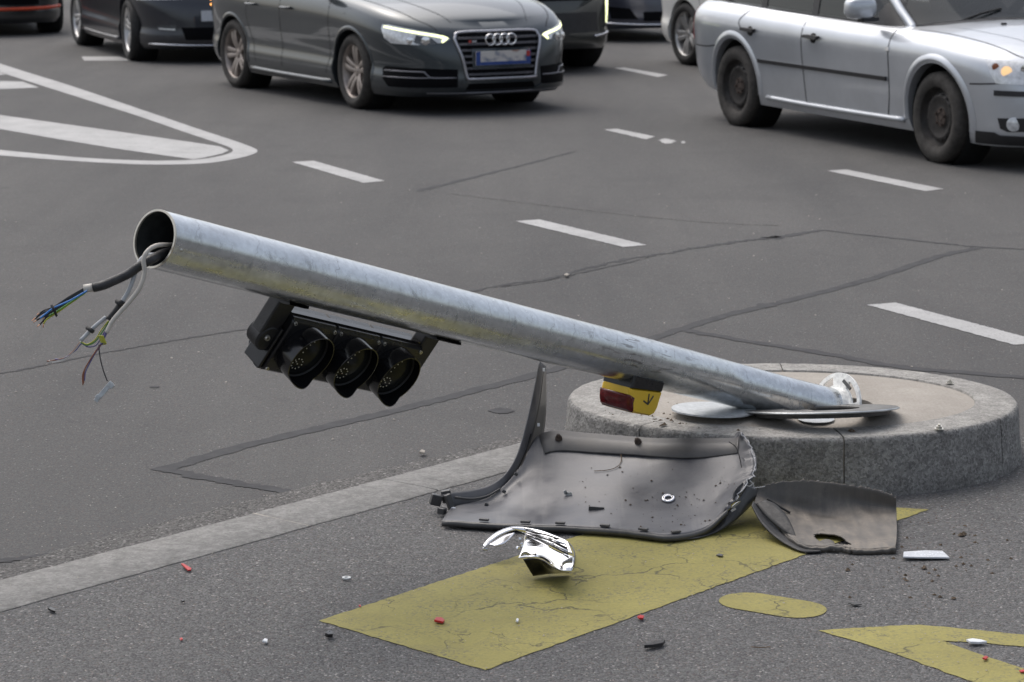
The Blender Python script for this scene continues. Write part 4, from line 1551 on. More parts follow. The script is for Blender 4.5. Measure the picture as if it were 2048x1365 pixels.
for k in range(900):
    u, v = rr.uniform(-20, 2070), rr.uniform(905, 1380)
    p = G(u, v)
    q = p - ISL
    if (q.x / IA) ** 2 + (q.y / IB) ** 2 < 1.06 or p.y > 7.9:
        continue
    p.z = 0.009
    crumb(grit, p, rr.choice([0.0012, 0.0018, 0.0018, 0.003]), rr)
for k in range(150):
    p = G(rr.uniform(0, 2050), rr.uniform(380, 900))
    q = p - ISL
    if (q.x / IA) ** 2 + (q.y / IB) ** 2 < 1.06:
        continue
    p.z = 0.003
    crumb(grit, p, rr.choice([0.003, 0.004, 0.006]), rr)
tag(grit.build('road_grit', M['stone_chip']), 'fine pale grit strewn over footway and road', 'grit', kind='stuff')

# ------------------------------------------------------------------ dusty wheel-arch liner
lin = thing('arch_liner', 'dusty dark plastic wheel-arch liner lying right of the bumper cover', 'liner', G(1680, 1095))
lc = [
    [(1516, 976, 7.60), (1560, 963, 7.61), (1625, 961, 7.62), (1690, 970, 7.62), (1750, 979, 7.62), (1792, 992, 7.61)],
    [(1514, 984, 7.595), (1557, 988, 7.60), (1625, 998, 7.61), (1690, 1008, 7.61), (1750, 1020, 7.61), (1793, 1026, 7.60)],
    [(1513, 991, 7.585), (1554, 1006, 7.59), (1623, 1026, 7.595), (1690, 1038, 7.59), (1752, 1051, 7.57), (1794, 1056, 7.56)],
    [(1512, 995, 7.57), (1553, 1014, 7.565), (1620, 1036, 7.55), (1690, 1049, 7.535), (1752, 1063, 7.50), (1794, 1067, 7.49)],
    [(1510, 1001, 7.545), (1549, 1030, 7.49), (1612, 1062, 7.43), (1688, 1073, 7.42), (1750, 1081, 7.41), (1793, 1082, 7.41)],
    [(1508, 1008, 7.53), (1546, 1042, 7.46), (1600, 1088, 7.335), (1680, 1094, 7.315), (1720, 1098, 7.31), (1791, 1096, 7.315)],
]
lpts = Yc(lc, -0.03, 0.022)
lw = bicubic(lpts[:4], 10, 26)
lf = bicubic(lpts[3:], 18, 26)
for j_, p in enumerate(lf[-1]):                    # wavy, chipped front edge
    p.z += 0.006 * mnoise.noise(Vector((j_ * 0.16, 0, 1)))
    p.y += 0.010 * mnoise.noise(Vector((j_ * 0.22, 4, 1)))
for j_, p in enumerate(lw[0]):
    p.z += 0.006 * mnoise.noise(Vector((j_ * 0.3, 7, 1))) + 0.003 * mnoise.noise(Vector((j_ * 0.9, 2, 1)))
lg = lw[:-1] + lf
hole = [(1627, 1070), (1640, 1068.5), (1668, 1070), (1684, 1075), (1694, 1084), (1705, 1091), (1690, 1091), (1650, 1088), (1632, 1080)]


def inside(pt, poly):
    x, y = pt
    c = False
    for i in range(len(poly)):
        (x0, y0), (x1, y1) = poly[i], poly[i - 1]
        if (y0 > y) != (y1 > y) and x < (x1 - x0) * (y - y0) / (y1 - y0) + x0:
            c = not c
    return c


for r_ in lg:
    for p in r_:
        p.z += 0.004 * mnoise.noise(p * 9) + 0.0015 * mnoise.noise(p * 26)
mm_ = MB().grid(lg)
keep = []
for f in mm_.f:
    c = sum((mm_.v[i] for i in f), Vector()) / 4
    if not inside(proj(c), hole):
        keep.append(f)
mm_.f = keep
MB_l = mm_.build('liner_sheet', M['liner'], lin, angle=14, solid=0.004, world=True)
MB().tube(smooth_path([YP(u, v, 7.50) for u, v in ((1534, 998), (1556, 1012), (1580, 1026))], 4), 0.004, 6).build('rib', M['black_rub'], lin, smooth=True, world=True)
edge = lg[-1]
MB().grid([edge, [p + Vector((0, -0.006, -0.004)) for p in edge], [Vector((p.x, p.y - 0.004, max(0.006, p.z - 0.022))) for p in edge]]).build('front_edge', M['liner'], lin, smooth=True, solid=0.003, world=True)
lipc = [[(1506, 1003, 7.53), (1530, 1032, 7.48), (1560, 1062, 7.42), (1600, 1090, 7.34), (1640, 1097, 7.32)],
        [(1503, 1012, 7.50), (1524, 1048, 7.42), (1558, 1080, 7.34), (1602, 1103, 7.29), (1642, 1104, 7.29)]]
MB().grid(bicubic(Yc(lipc, -0.06), 4, 8)).build('side_lip', M['black_rub'], lin, smooth=True, solid=0.004, world=True)
gus = [[(1530, 1000, 7.53), (1552, 1010, 7.50), (1572, 1030, 7.45), (1584, 1052, 7.40), (1592, 1074, 7.36)],
       [(1512, 1008, 7.52), (1532, 1032, 7.46), (1556, 1054, 7.41), (1578, 1070, 7.37), (1592, 1078, 7.35)]]
MB().grid(bicubic(Yc(gus, -0.06), 4, 6)).build('side_gusset', M['black_rub'], lin, smooth=True, solid=0.003, world=True)
tabc = [[(1632, 1088, 7.335), (1650, 1080, 7.345), (1665, 1083, 7.34), (1671, 1092, 7.32)], [(1625, 1100, 7.30), (1645, 1098, 7.30), (1660, 1100, 7.30), (1670, 1102, 7.295)]]
MB().grid(bicubic(Yc(tabc, -0.06), 4, 5)).build('fixing_tab', M['liner'], lin, smooth=True, solid=0.004, world=True)
for (u, v) in ((1636, 968), (1646, 972), (1762, 988)):
    MB().box(YP(u, v, 7.60), (0.010, 0.012, 0.022)).build('clip_stub', M['shell_dk'], lin, world=True, bevel=0.003)

# ------------------------------------------------------------------ chrome headlamp reflector
chm = thing('headlamp_reflector', 'broken mirror-chrome headlamp reflector on the yellow stripe edge', 'headlamp part', G(1090, 1140))
def Gz(grid):
    return [[G(u, v, z) for u, v in row] for row, z in grid]


rimg = Gz([([(1020, 1056), (1048, 1056), (1082, 1062), (1110, 1072), (1134, 1082)], 0.118), ([(1036, 1061), (1060, 1064), (1090, 1073), (1116, 1084), (1139, 1092)], 0.110),
           ([(1050, 1067), (1068, 1074), (1096, 1088), (1121, 1101), (1145, 1108)], 0.098)])
MB().grid(bicubic(rimg, 6, 8)).build('reflector_rim', M['chrome'], chm, smooth=True, solid=0.003, world=True)
pang = Gz([([(1050, 1069), (1067, 1077), (1094, 1092), (1121, 1106), (1147, 1114)], 0.097), ([(1046, 1094), (1064, 1098), (1090, 1109), (1121, 1126), (1148, 1130)], 0.088),
           ([(1037, 1117), (1056, 1115), (1085, 1118), (1118, 1140), (1143, 1143)], 0.074)])
MB().grid(bicubic(pang, 8, 8)).build('reflector_bowl', M['chrome'], chm, smooth=True, solid=0.003, world=True)
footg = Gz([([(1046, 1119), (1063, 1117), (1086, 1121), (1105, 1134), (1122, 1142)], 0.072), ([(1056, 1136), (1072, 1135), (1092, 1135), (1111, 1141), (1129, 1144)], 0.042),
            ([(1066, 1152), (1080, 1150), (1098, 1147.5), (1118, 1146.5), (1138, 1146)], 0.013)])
MB().grid(bicubic(footg, 5, 5)).build('reflector_foot', M['black_gl'], chm, smooth=True, solid=0.003, world=True)  # chrome face whose dark reflection is put in as black colour
endg = Gz([([(1134, 1083), (1143, 1092), (1148, 1104), (1149, 1118), (1147, 1132)], 0.096), ([(1140, 1090), (1147, 1100), (1151, 1114), (1151, 1126), (1146, 1140)], 0.030)])
MB().grid(bicubic(endg, 4, 5)).build('reflector_end', M['black_gl'], chm, smooth=True, solid=0.003, world=True)
bandc = [[(966, 1091, 7.15), (978, 1077, 7.18), (996, 1064, 7.22), (1022, 1055, 7.25), (1048, 1055, 7.25)], [(970, 1096, 7.14), (985, 1082, 7.17), (1002, 1070, 7.20), (1026, 1061, 7.23), (1048, 1060, 7.24)]]
MB().grid(bicubic(Yc(bandc, -0.06), 3, 8)).build('rim_band', M['chrome_soft'], chm, smooth=True, solid=0.004, world=True)
innc = [[(978, 1090, 7.15), (996, 1078, 7.18), (1014, 1070, 7.20), (1030, 1066, 7.21)], [(990, 1093, 7.14), (1004, 1090, 7.15), (1014, 1084, 7.17), (1026, 1072, 7.20)]]
MB().grid(bicubic(Yc(innc, -0.06), 4, 5)).build('inner_blade', M['chrome_soft'], chm, smooth=True, solid=0.003, world=True)
for k in range(5):
    f = k / 4
    a_, b_ = (1052 + 3 * f, 1061 + 9 * f), (1132 + 4 * f, 1083 + 26 * f)
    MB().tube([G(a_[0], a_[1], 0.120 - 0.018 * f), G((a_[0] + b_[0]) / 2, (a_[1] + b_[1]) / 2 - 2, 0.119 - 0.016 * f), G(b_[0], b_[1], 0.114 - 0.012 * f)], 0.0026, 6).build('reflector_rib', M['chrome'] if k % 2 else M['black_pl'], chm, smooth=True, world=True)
MB().tube([YP(968, 1096, 7.08), YP(966, 1100, 7.08), YP(975, 1099, 7.08)], 0.004, 6).build('broken_stub', M['chrome_soft'], chm, smooth=True, world=True)
for (u, v) in ((1040, 1078), (1043, 1088), (1036, 1096), (1046, 1092)):
    MB().box(YP(u, v, 7.09), (0.008, 0.008, 0.008), Matrix.Rotation(u, 3, 'Z') @ Matrix.Rotation(v, 3, 'X')).build('broken_stub', M['chrome'], chm, world=True, bevel=0.001)


# ------------------------------------------------------------------ small pieces, one by one
def shard(name, px, h, mat, label, cat, tilt=0.0, group=None):
    pts = [G(u, v, 0.009) for u, v in px]
    m = MB().prism(pts, Vector((0, 0, h)))
    if tilt:
        c = sum(pts, Vector()) / len(pts)
        rot = Matrix.Rotation(tilt, 3, 'Y')
        m.v = [c + rot @ (p - c) for p in m.v]
        lo = min(p.z for p in m.v)
        for p in m.v:
            p.z += 0.0085 - lo
    o = m.build(name, mat, None, bevel=0.0008)
    return tag(o, label, cat, group)


shard('red_shard', [(362, 1132), (366, 1131), (383, 1139), (382, 1142), (376, 1143)], 0.004, M['red_pl'], 'slim red plastic shard lying just below the flat kerb stones', 'shard', 0.1)
shard('red_shard', [(868, 1246), (872, 1240), (884, 1239.5), (889, 1244), (886, 1248)], 0.006, M['red_pl'], 'bright red plastic shard lying in the middle of the yellow stripe', 'shard', 0.12)
shard('red_shard', [(1274, 1238), (1280, 1234), (1288, 1235), (1286, 1240), (1278, 1241)], 0.005, M['red_pl'], 'red shard at the lower right edge of the yellow stripe', 'shard', 0.2)
shard('red_shard', [(1964, 1321), (1970, 1315), (1976, 1316), (1972, 1322)], 0.004, M['red_pl'], 'red shard lying inside the yellow chevron', 'shard', 0.2)
shard('red_shard', [(717, 1213), (721, 1211), (722, 1215)], 0.003, M['red_pl'], 'tiny red crumb above the left corner of the yellow stripe', 'shard')
shard('red_shard', [(359, 1279), (364, 1277), (366, 1281), (361, 1282)], 0.003, M['red_pl'], 'tiny red crumb alone on the footway at lower left', 'shard')
shard('red_shard', [(2038, 1343), (2048, 1341), (2052, 1345), (2042, 1346)], 0.003, M['red_pl'], 'red crumb at the right picture edge on the chevron arm', 'shard')
bs = shard('black_shard', [(649, 1276), (655, 1270), (663, 1269), (665, 1275), (655, 1278)], 0.010, M['black_pl'], 'black shard with a red corner left of the yellow stripe', 'shard', 0.25)
shard('black_shard', [(95, 1221), (99, 1218), (111, 1222), (110, 1226), (104, 1225)], 0.006, M['black_pl'], 'short black shard near the kerb at the left picture edge', 'shard', 0.1)
shard('black_shard', [(1288, 1299), (1290, 1295), (1312, 1289), (1330, 1286), (1326, 1292), (1306, 1297)], 0.009, M['black_rub'], 'long black rubber strip on the footway below the yellow stripe', 'shard', 0.05)
shard('black_shard', [(361, 1203), (366, 1201), (370, 1204), (365, 1205)], 0.004, M['black_pl'], 'tiny black chip between the kerb and the yellow stripe', 'shard')
shard('clear_strip', [(1806, 1119), (1807, 1109), (1850, 1105), (1885, 1105), (1899, 1118), (1880, 1118), (1840, 1119)], 0.005, M['frost'], 'frosted clear plastic strip lying right of the dusty liner', 'plastic strip', 0.03)
shard('white_chip', [(1932, 1286), (1944, 1283), (1962, 1284), (1974, 1287), (1956, 1290), (1940, 1290)], 0.006, M['white_pl'], 'white plastic sliver at the inner corner of the yellow chevron', 'shard', 0.08)
shard('white_chip', [(524, 1286), (529, 1281), (535, 1282), (534, 1287)], 0.005, M['white_pl'], 'small white crumb on the footway left of the yellow stripe', 'shard', 0.2)
shard('white_chip', [(1031, 1245), (1033, 1240), (1037, 1241), (1036, 1246)], 0.005, M['white_pl'], 'small white chip on the yellow stripe right of the red shard', 'shard', 0.2)
shard('grey_chip', [(838, 908), (843, 904), (850, 905), (848, 910)], 0.008, M['stone_chip'], 'pale stone chip on the road above the kerb', 'stone', 0.1)
shard('grey_chip', [(1128, 552), (1133, 549), (1139, 551), (1134, 554)], 0.006, M['stone_chip'], 'pale stone chip beside the road crack behind the pole', 'stone', 0.1)
shard('grey_flake', [(1432, 1112), (1438, 1109), (1447, 1111), (1444, 1114)], 0.003, M['iron'], 'flat grey flake on the far part of the yellow stripe', 'shard')
shard('grey_flake', [(1696, 1208), (1712, 1206), (1724, 1210), (1710, 1212)], 0.003, M['iron'], 'flat grey flake on the footway right of the rounded yellow dot', 'shard')
w = MB().lathe([(0.0065, 0.0), (0.0065, 0.0035), (0.0125, 0.0035), (0.0130, 0.0)], 24, closed=True).build('washer', M['zinc'], None, angle=30)
w.location = G(693, 1157, 0.0095)
tag(w, 'flat grey washer lying on the footway left of the chrome reflector', 'washer')
for (u, v, z, lab) in ((1899, 768, 0.203, 'steel nut on the far right granite kerb stone of the island'), (1878, 858, 0.203, 'steel nut near the front right edge of the granite island')):
    m = MB()
    hexa = [Vector((0.0105 * math.cos(R(60 * k)), 0.0105 * math.sin(R(60 * k)), 0)) for k in range(6)]
    m.prism(hexa, (0, 0, 0.010))
    m.lathe([(0.0, 0.017), (0.0048, 0.016), (0.0048, 0.009)], 12)
    m.lathe([(0.0, 0.0005), (0.0145, 0.0005), (0.0145, 0.002), (0.0, 0.002)], 18)
    o = m.build('hex_nut', M['screw'], None, angle=30)
    o.location = G(u, v, z)
    o.rotation_euler = (0.12, 0.1, u)
    tag(o, lab, 'nut')
for (u, v, r_, z, lab) in ((1325, 851, 0.011, 0.203, 'brown clod of soil on the island edge left of the pole foot'), (1704, 862, 0.008, 0.203, 'pale brown clod at the front of the island below the base plate'),
                           (1922, 1071, 0.013, 0.006, 'dark clod of soil on the footway right of the dusty liner'), (1848, 1136, 0.009, 0.006, 'brown clod on the footway below the clear plastic strip'),
                           (1908, 1198, 0.008, 0.006, 'dark clod on the footway above the yellow chevron'), (1696, 1140, 0.007, 0.006, 'small brown clod below the dusty liner')):
    m = MB()
    for k in range(5):
        crumb(m, G(u + rr.uniform(-6, 6), v + rr.uniform(-2, 2), z), r_ * rr.uniform(0.5, 1.0), rr)
    tag(m.build('soil_clod', M['soil']), lab, 'soil')
tw = MB().tube(smooth_path([shell_hit(u, v)[0] + Vector((0, -0.006, 0.004)) for u, v in ((1188, 944), (1215, 942), (1233, 936), (1242, 925), (1242, 912))], 5), [0.0012] * 20 + [0.0022], 5).build('dry_twig', M['twig'])
tag(tw, 'curved dry twig lying inside the bumper cover', 'twig')
tw = MB().tube([G(1503, 1294, 0.011), G(1520, 1295.5, 0.012), G(1541, 1294, 0.011)], 0.0014, 5).build('dry_twig', M['twig'])
tag(tw, 'thin straight twig on the footway left of the yellow chevron', 'twig')
# ================================================================== cars
def outline(w, af, ar, nf, mf, nr_, mr, N):
    """half plan outline (y >= 0) from the middle of the tail to the middle of the nose, evenly spaced"""
    pts = []
    K = 260
    for i in range(K + 1):
        th = PI * (1 - i / K)
        c, s = math.cos(th), math.sin(th)
        if c >= 0:
            pts.append((af * abs(c) ** (2 / nf), w * abs(s) ** (2 / mf)))
        else:
            pts.append((-ar * abs(c) ** (2 / nr_), w * abs(s) ** (2 / mr)))
    a = np.array(pts)
    # fill the long flat sides
    seg = np.hypot(*np.diff(a, axis=0).T)
    cum = np.concatenate([[0], np.cumsum(seg)])
    t = np.linspace(0, cum[-1], N)
    return np.c_[np.interp(t, cum, a[:, 0]), np.interp(t, cum, a[:, 1])]


def loft(P, nlev=26, N=150, deck=14):
    """closed car shell from plan outlines stacked between the sill line and the shoulder line"""
    lv = P['levels']
    ps = [l[0] for l in lv]
    rows = []
    for j in range(nlev + 1):
        p = j / nlev
        w = P['W'] * ci(ps, [l[1] for l in lv], p)
        af = P['Lf'] + ci(ps, [l[2] for l in lv], p)
        ar = P['Lr'] + ci(ps, [l[3] for l in lv], p)
        o = outline(w, af, ar, P.get('nf', 9), P.get('mf', 2.4), P.get('nr', 10), P.get('mr', 2.6), N)
        row = []
        for x, y in o:
            zb = ci(P['bx'], P['bz'], x)
            zs = ci(P['sx'], P['sz'], x)
            row.append(Vector((x, y, zb + p * (zs - zb))))
        rows.append(row)
    base = rows[0]
    under = []
    for f in (0.5, 0.0):
        under.append([Vector((p.x * (0.985 if f else 0.985), p.y * f, p.z + 0.02)) for p in base])
    top = rows[-1]
    wtop = P['W'] * lv[-1][1]
    decks = []
    for q in range(1, deck + 1):
        s = 1 - q / deck
        row = []
        for p in top:
            y = p.y * s
            x = p.x
            k = 1 - s
            z = ci(P['sx'], P['sz'], x)
            cr_h = ci(P['sx'], P['crown'], x)
            edge = max(p.y, 1e-4)
            z += cr_h * (1 - s * s) * min(1.0, p.y / wtop)
            row.append(Vector((x, y, z)))
        decks.append(row)
    allrows = [under[1], under[0]] + rows + decks
    half = MB().grid(allrows)
    m = MB()
    m.add(half.v, half.f)
    m.add([Vector((p.x, -p.y, p.z)) for p in half.v], [tuple(reversed(f)) for f in half.f])
    return m


def boolean_cut(o, cutters):
    """cut solids out of a mesh object, keeping it a plain mesh"""
    for c in cutters:
        md = o.modifiers.new('cut', 'BOOLEAN')
        md.operation = 'DIFFERENCE'
        md.solver = 'EXACT'
        md.object = c
    dg = bpy.context.evaluated_depsgraph_get()
    me = bpy.data.meshes.new_from_object(o.evaluated_get(dg))
    o.modifiers.clear()
    old = o.data
    o.data = me
    bpy.data.meshes.remove(old)
    for c in cutters:
        cm = c.data
        bpy.data.objects.remove(c)
        bpy.data.meshes.remove(cm)
    return o


FRONT = (Vector((6, 0, 0)), Vector((0, 1, 0)), Vector((0, 0, 1)), Vector((-1, 0, 0)))
RIGHT = (Vector((0, -6, 0)), Vector((1, 0, 0)), Vector((0, 0, 1)), Vector((0, 1, 0)))
LEFT = (Vector((0, 6, 0)), Vector((1, 0, 0)), Vector((0, 0, 1)), Vector((0, -1, 0)))
REAR = (Vector((-6, 0, 0)), Vector((0, 1, 0)), Vector((0, 0, 1)), Vector((1, 0, 0)))
ABOVE = (Vector((0, 0, 6)), Vector((1, 0, 0)), Vector((0, 1, 0)), Vector((0, 0, -1)))


def diag(sy, deg):
    """looking at the front corner (sy = side) from deg off the car's axis; first coordinate runs outwards round the corner"""
    a = R(deg)
    d = Vector((-math.cos(a), -sy * math.sin(a), 0))
    u = Vector((-math.sin(a), sy * math.cos(a), 0))
    return (Vector((0, 0, 0)) - d * 6, u, Vector((0, 0, 1)), d)


class Body:
    def __init__(self, obj):
        self.o = obj
        me = obj.data
        self.bvh = BVHTree.FromPolygons([v.co.copy() for v in me.vertices], [tuple(p.vertices) for p in me.polygons])

    def hit(self, fr, u, v, off=0.0):
        o, U, V, d = fr
        src = o + U * u + V * v
        loc, nor, i, ds = self.bvh.ray_cast(src, d)
        if loc is None:
            loc, nor, i, ds = self.bvh.find_nearest(src + d * 4.0)
            return loc - d * off
        return loc - d * off

    def patch(self, name, poly, fr, mat, parent, off=0.006, depth=0.02, step=0.04, smooth=True):
        bm = bmesh.new()
        vs = [bm.verts.new((u, v, 0)) for u, v in poly]
        bm.faces.new(vs)
        us, vv = [p[0] for p in poly], [p[1] for p in poly]
        for ax, lo, hi in ((0, min(us), max(us)), (1, min(vv), max(vv))):
            n = int((hi - lo) / step)
            for k in range(1, n + 1):
                c = lo + (hi - lo) * k / (n + 1)
                co = (c, 0, 0) if ax == 0 else (0, c, 0)
                no = (1, 0, 0) if ax == 0 else (0, 1, 0)
                bmesh.ops.bisect_plane(bm, geom=bm.verts[:] + bm.edges[:] + bm.faces[:], plane_co=co, plane_no=no, dist=1e-6)
        for v in bm.verts:
            v.co = self.hit(fr, v.co.x, v.co.y, off)
        be = [e for e in bm.edges if e.is_boundary]
        r_ = bmesh.ops.extrude_edge_only(bm, edges=be)
        d = fr[3]
        for g_ in r_['geom']:
            if isinstance(g_, bmesh.types.BMVert):
                g_.co += d * depth
        bmesh.ops.triangulate(bm, faces=[f for f in bm.faces if len(f.verts) > 4])
        bmesh.ops.recalc_face_normals(bm, faces=bm.faces)
        me = bpy.data.meshes.new(name)
        bm.to_mesh(me)
        bm.free()
        me.polygons.foreach_set('use_smooth', [smooth] * len(me.polygons))
        me.set_sharp_from_angle(angle=R(35))
        me.materials.append(mat)
        o = bpy.data.objects.new(name, me)
        COL.objects.link(o)
        o.parent = parent
        return o

    def stroke(self, name, pts, w, fr, mat, parent, off=0.0015, n=8):
        q = smooth_path([Vector((a, b, 0)) for a, b in pts], n)
        L_, R_, C_ = [], [], []
        for i, p in enumerate(q):
            t = (q[min(i + 1, len(q) - 1)] - q[max(i - 1, 0)]).normalized()
            nn = Vector((-t.y, t.x, 0)) * w / 2
            L_.append(self.hit(fr, p.x + nn.x, p.y + nn.y, off))
            R_.append(self.hit(fr, p.x - nn.x, p.y - nn.y, off))
        return MB().grid([L_, R_]).build(name, mat, parent)

    def tube(self, name, pts, r, fr, mat, parent, off=0.0, n=6, closed=False):
        if closed:
            pts = pts + [pts[0]]
        q = smooth_path([Vector((a, b, 0)) for a, b in pts], n) if n > 1 else [Vector((a, b, 0)) for a, b in pts]
        return MB().tube([self.hit(fr, p.x, p.y, off) for p in q], r, 8).build(name, mat, parent, smooth=True)


def wheel_parts(car, x, y, side, Rw, wid, kind, tyre_mat, rim_r=None, spin=0.2, steer=0.0):
    """tyre with rim, spokes, hub; side -1 is the car's right"""
    rim_r = rim_r or Rw * 0.69
    h = wid / 2
    base = Matrix.Translation((x, y, Rw)) @ Matrix.Rotation(steer, 4, 'Z') @ Matrix.Rotation(side * -PI / 2, 4, 'X') @ Matrix.Rotation(spin, 4, 'Z')
    prof = [(rim_r - 0.01, -h * 0.86), (rim_r, -h * 0.93), (rim_r + 0.02, -h), ((Rw + rim_r) / 2, -h * 1.04), (Rw - 0.03, -h * 0.97), (Rw - 0.010, -h * 0.86), (Rw - 0.002, -h * 0.6), (Rw, -h * 0.3),
            (Rw, h * 0.3), (Rw - 0.002, h * 0.6), (Rw - 0.010, h * 0.86), (Rw - 0.03, h * 0.97), ((Rw + rim_r) / 2, h * 1.04), (rim_r + 0.02, h), (rim_r, h * 0.93), (rim_r - 0.01, h * 0.86)]
    w = MB().lathe(prof, 56, base).build('wheel', tyre_mat, car, smooth=True)
    fl = h * 0.80
    if kind == 'steel':
        rp = [(rim_r + 0.004, fl), (rim_r - 0.006, fl + 0.006), (rim_r - 0.014, fl - 0.005), (rim_r - 0.022, fl - 0.05), (rim_r - 0.045, fl - 0.055), (rim_r - 0.066, fl - 0.018), (rim_r - 0.085, fl - 0.020), (0.085, fl - 0.045), (0.060, fl - 0.030), (0.035, fl - 0.028), (0.030, fl - 0.035), (0.0, fl - 0.035)]
        MB().lathe(rp, 56, base).build('steel_rim', M['steelrim'], w, smooth=True)
        for k in range(16):
            t = 2 * PI * k / 16
            q = base @ Matrix.Rotation(t, 4, 'Z') @ Matrix.Translation((rim_r - 0.062, 0, fl - 0.0195))
            MB().lathe([(0.0, 0.002), (0.0115, 0.002), (0.0125, -0.004)], 10, q @ Matrix.Diagonal((0.75, 1.0, 1, 1))).build('vent_hole', M['well'], w)
        mh = MB()
        for k in range(5):
            q = base @ Matrix.Rotation(2 * PI * k / 5, 4, 'Z') @ Matrix.Translation((0.054, 0, fl - 0.030))
            mh.lathe([(0.0, 0.016), (0.009, 0.014), (0.011, 0.0)], 6, q)
        mh.lathe([(0.0, fl - 0.026), (0.026, fl - 0.026), (0.032, fl - 0.034)], 20, base)
        mh.lathe([(0.034, fl - 0.0255), (0.066, fl - 0.030), (0.068, fl - 0.034)], 20, base)
        mh.build('wheel_bolts', M['rust'], w)
    else:
        rm = M['rim_bronze'] if kind == 'bronze' else M['rim_silver']
        rp = [(rim_r + 0.005, fl - 0.004), (rim_r + 0.003, fl + 0.006), (rim_r - 0.008, fl + 0.007), (rim_r - 0.018, fl - 0.006), (rim_r - 0.026, -h * 0.5), (rim_r - 0.03, -h * 0.8)]
        MB().lathe(rp, 56, base).build('rim', rm, w, smooth=True)
        MB().lathe([(0.0, fl - 0.095), (rim_r - 0.06, fl - 0.10), (rim_r - 0.055, fl - 0.12)], 40, base).build('brake_disc', M['disc'], w)
        MB().lathe([(0.0, -h * 0.3), (rim_r - 0.02, -h * 0.3)], 40, base).build('inner_dark', M['well'], w)
        nsp = 5
        for k in range(nsp):
            m = MB()
            q = base @ Matrix.Rotation(2 * PI * k / nsp, 4, 'Z')
            for s in ((-1, 1) if kind != 'single' else (0,)):
                y0, y1 = s * 0.019, s * (0.036 if kind == 'bronze' else 0.036)
                hw0, hw1 = (0.017, 0.026) if s else (0.034, 0.040)
                rows = []
                for f in (0.0, 0.35, 0.7, 1.0):
                    r_ = 0.045 + (rim_r - 0.012 - 0.045) * f
                    yc = y0 + (y1 - y0) * f
                    hw = hw0 + (hw1 - hw0) * f
                    zt = fl - 0.012 - 0.020 * (1 - f) + 0.012 * math.sin(f * PI)
                    rows.append([q @ Vector((r_, yc - hw, zt - 0.035)), q @ Vector((r_, yc - hw, zt - 0.004)), q @ Vector((r_, yc - hw * 0.55, zt)), q @ Vector((r_, yc + hw * 0.55, zt)), q @ Vector((r_, yc + hw, zt - 0.004)), q @ Vector((r_, yc + hw, zt - 0.035))])
                m.grid(rows)
            m.build('spoke', rm, w, angle=30)
        MB().lathe([(0.0, fl - 0.022), (0.030, fl - 0.023), (0.034, fl - 0.030), (0.062, fl - 0.034), (0.066, fl - 0.07)], 28, base).build('hub_cap', rm, w, angle=40)
    return w


def build_car(name, label, cat, P, pos, yaw, paint_m, wheels, group=None, glass=None, openings=()):
    car = thing(name, label, cat, (pos[0], pos[1], 0), R(yaw), group)
    m = loft(P)
    body = m.build('body', paint_m, None, merge=True)
    cuts = []
    for x in P['ax']:
        for s in (-1, 1):
            c = MB().lathe([(0.0, 0.0), (P['arch'], 0.0), (P['arch'], 0.6), (0.0, 0.6)], 64, Matrix.Translation((x, s * (P['W'] - 0.30), P['Rw'] + P.get('archz', 0.0))) @ Matrix.Rotation(-s * PI / 2, 4, 'X')).build('cutter', paint_m, None, merge=True)
            cuts.append(c)
    boolean_cut(body, cuts)
    body.parent = car
    me = body.data
    me.polygons.foreach_set('use_smooth', [True] * len(me.polygons))
    me.set_sharp_from_angle(angle=R(38))
    B = Body(body)
    # dark inner arches
    for x in P['ax']:
        for s in (-1, 1):
            mm = MB()
            A0 = Matrix.Translation((x, s * (P['W'] - 0.30), P['Rw'] + P.get('archz', 0.0))) @ Matrix.Rotation(-s * PI / 2, 4, 'X')
            mm.lathe([(0.0, 0.004), (P['arch'] - 0.004, 0.004), (P['arch'] - 0.004, 0.22)], 48, A0)
            mm.build('wheel_well', M['well'], car, smooth=True)
    for (x, s, kind, spin, tm) in wheels:
        wheel_parts(car, x, s * (P['W'] - P.get('inset', 0.035) - P['tw'] / 2), s, P['Rw'], P['tw'], kind, M[tm], P.get('rim'), spin, P.get('steer', 0.0) if x > 0 else 0.0)
    # greenhouse
    gp = P['green']
    gh = loft(gp, 14, 110, 10)
    gl = gh.build('window_glass', glass or M['glass_dk'], car, merge=True, angle=40)
    GB = Body(gl)
    return car, B, GB


def arch_ring(B, car, x, z, r0, r1, side, mat, off, a0=-8, a1=188, name='arch_trim'):
    fr = RIGHT if side < 0 else LEFT
    rows = []
    for j in range(5):
        f = j / 4
        r_ = r0 + (r1 - r0) * f
        row = []
        for k in range(49):
            t = R(a0 + (a1 - a0) * k / 48)
            row.append(B.hit(fr, x + r_ * math.cos(t), z + r_ * math.sin(t), off * (1.0 - f ** 3) + 0.001))
        rows.append(row)
    inner = [p + fr[3] * 0.03 for p in rows[0]]
    return MB().grid([inner] + rows).build(name, mat, car, smooth=True)


GW = dict(bx=[-3, 3], bz=[0.9, 0.9])

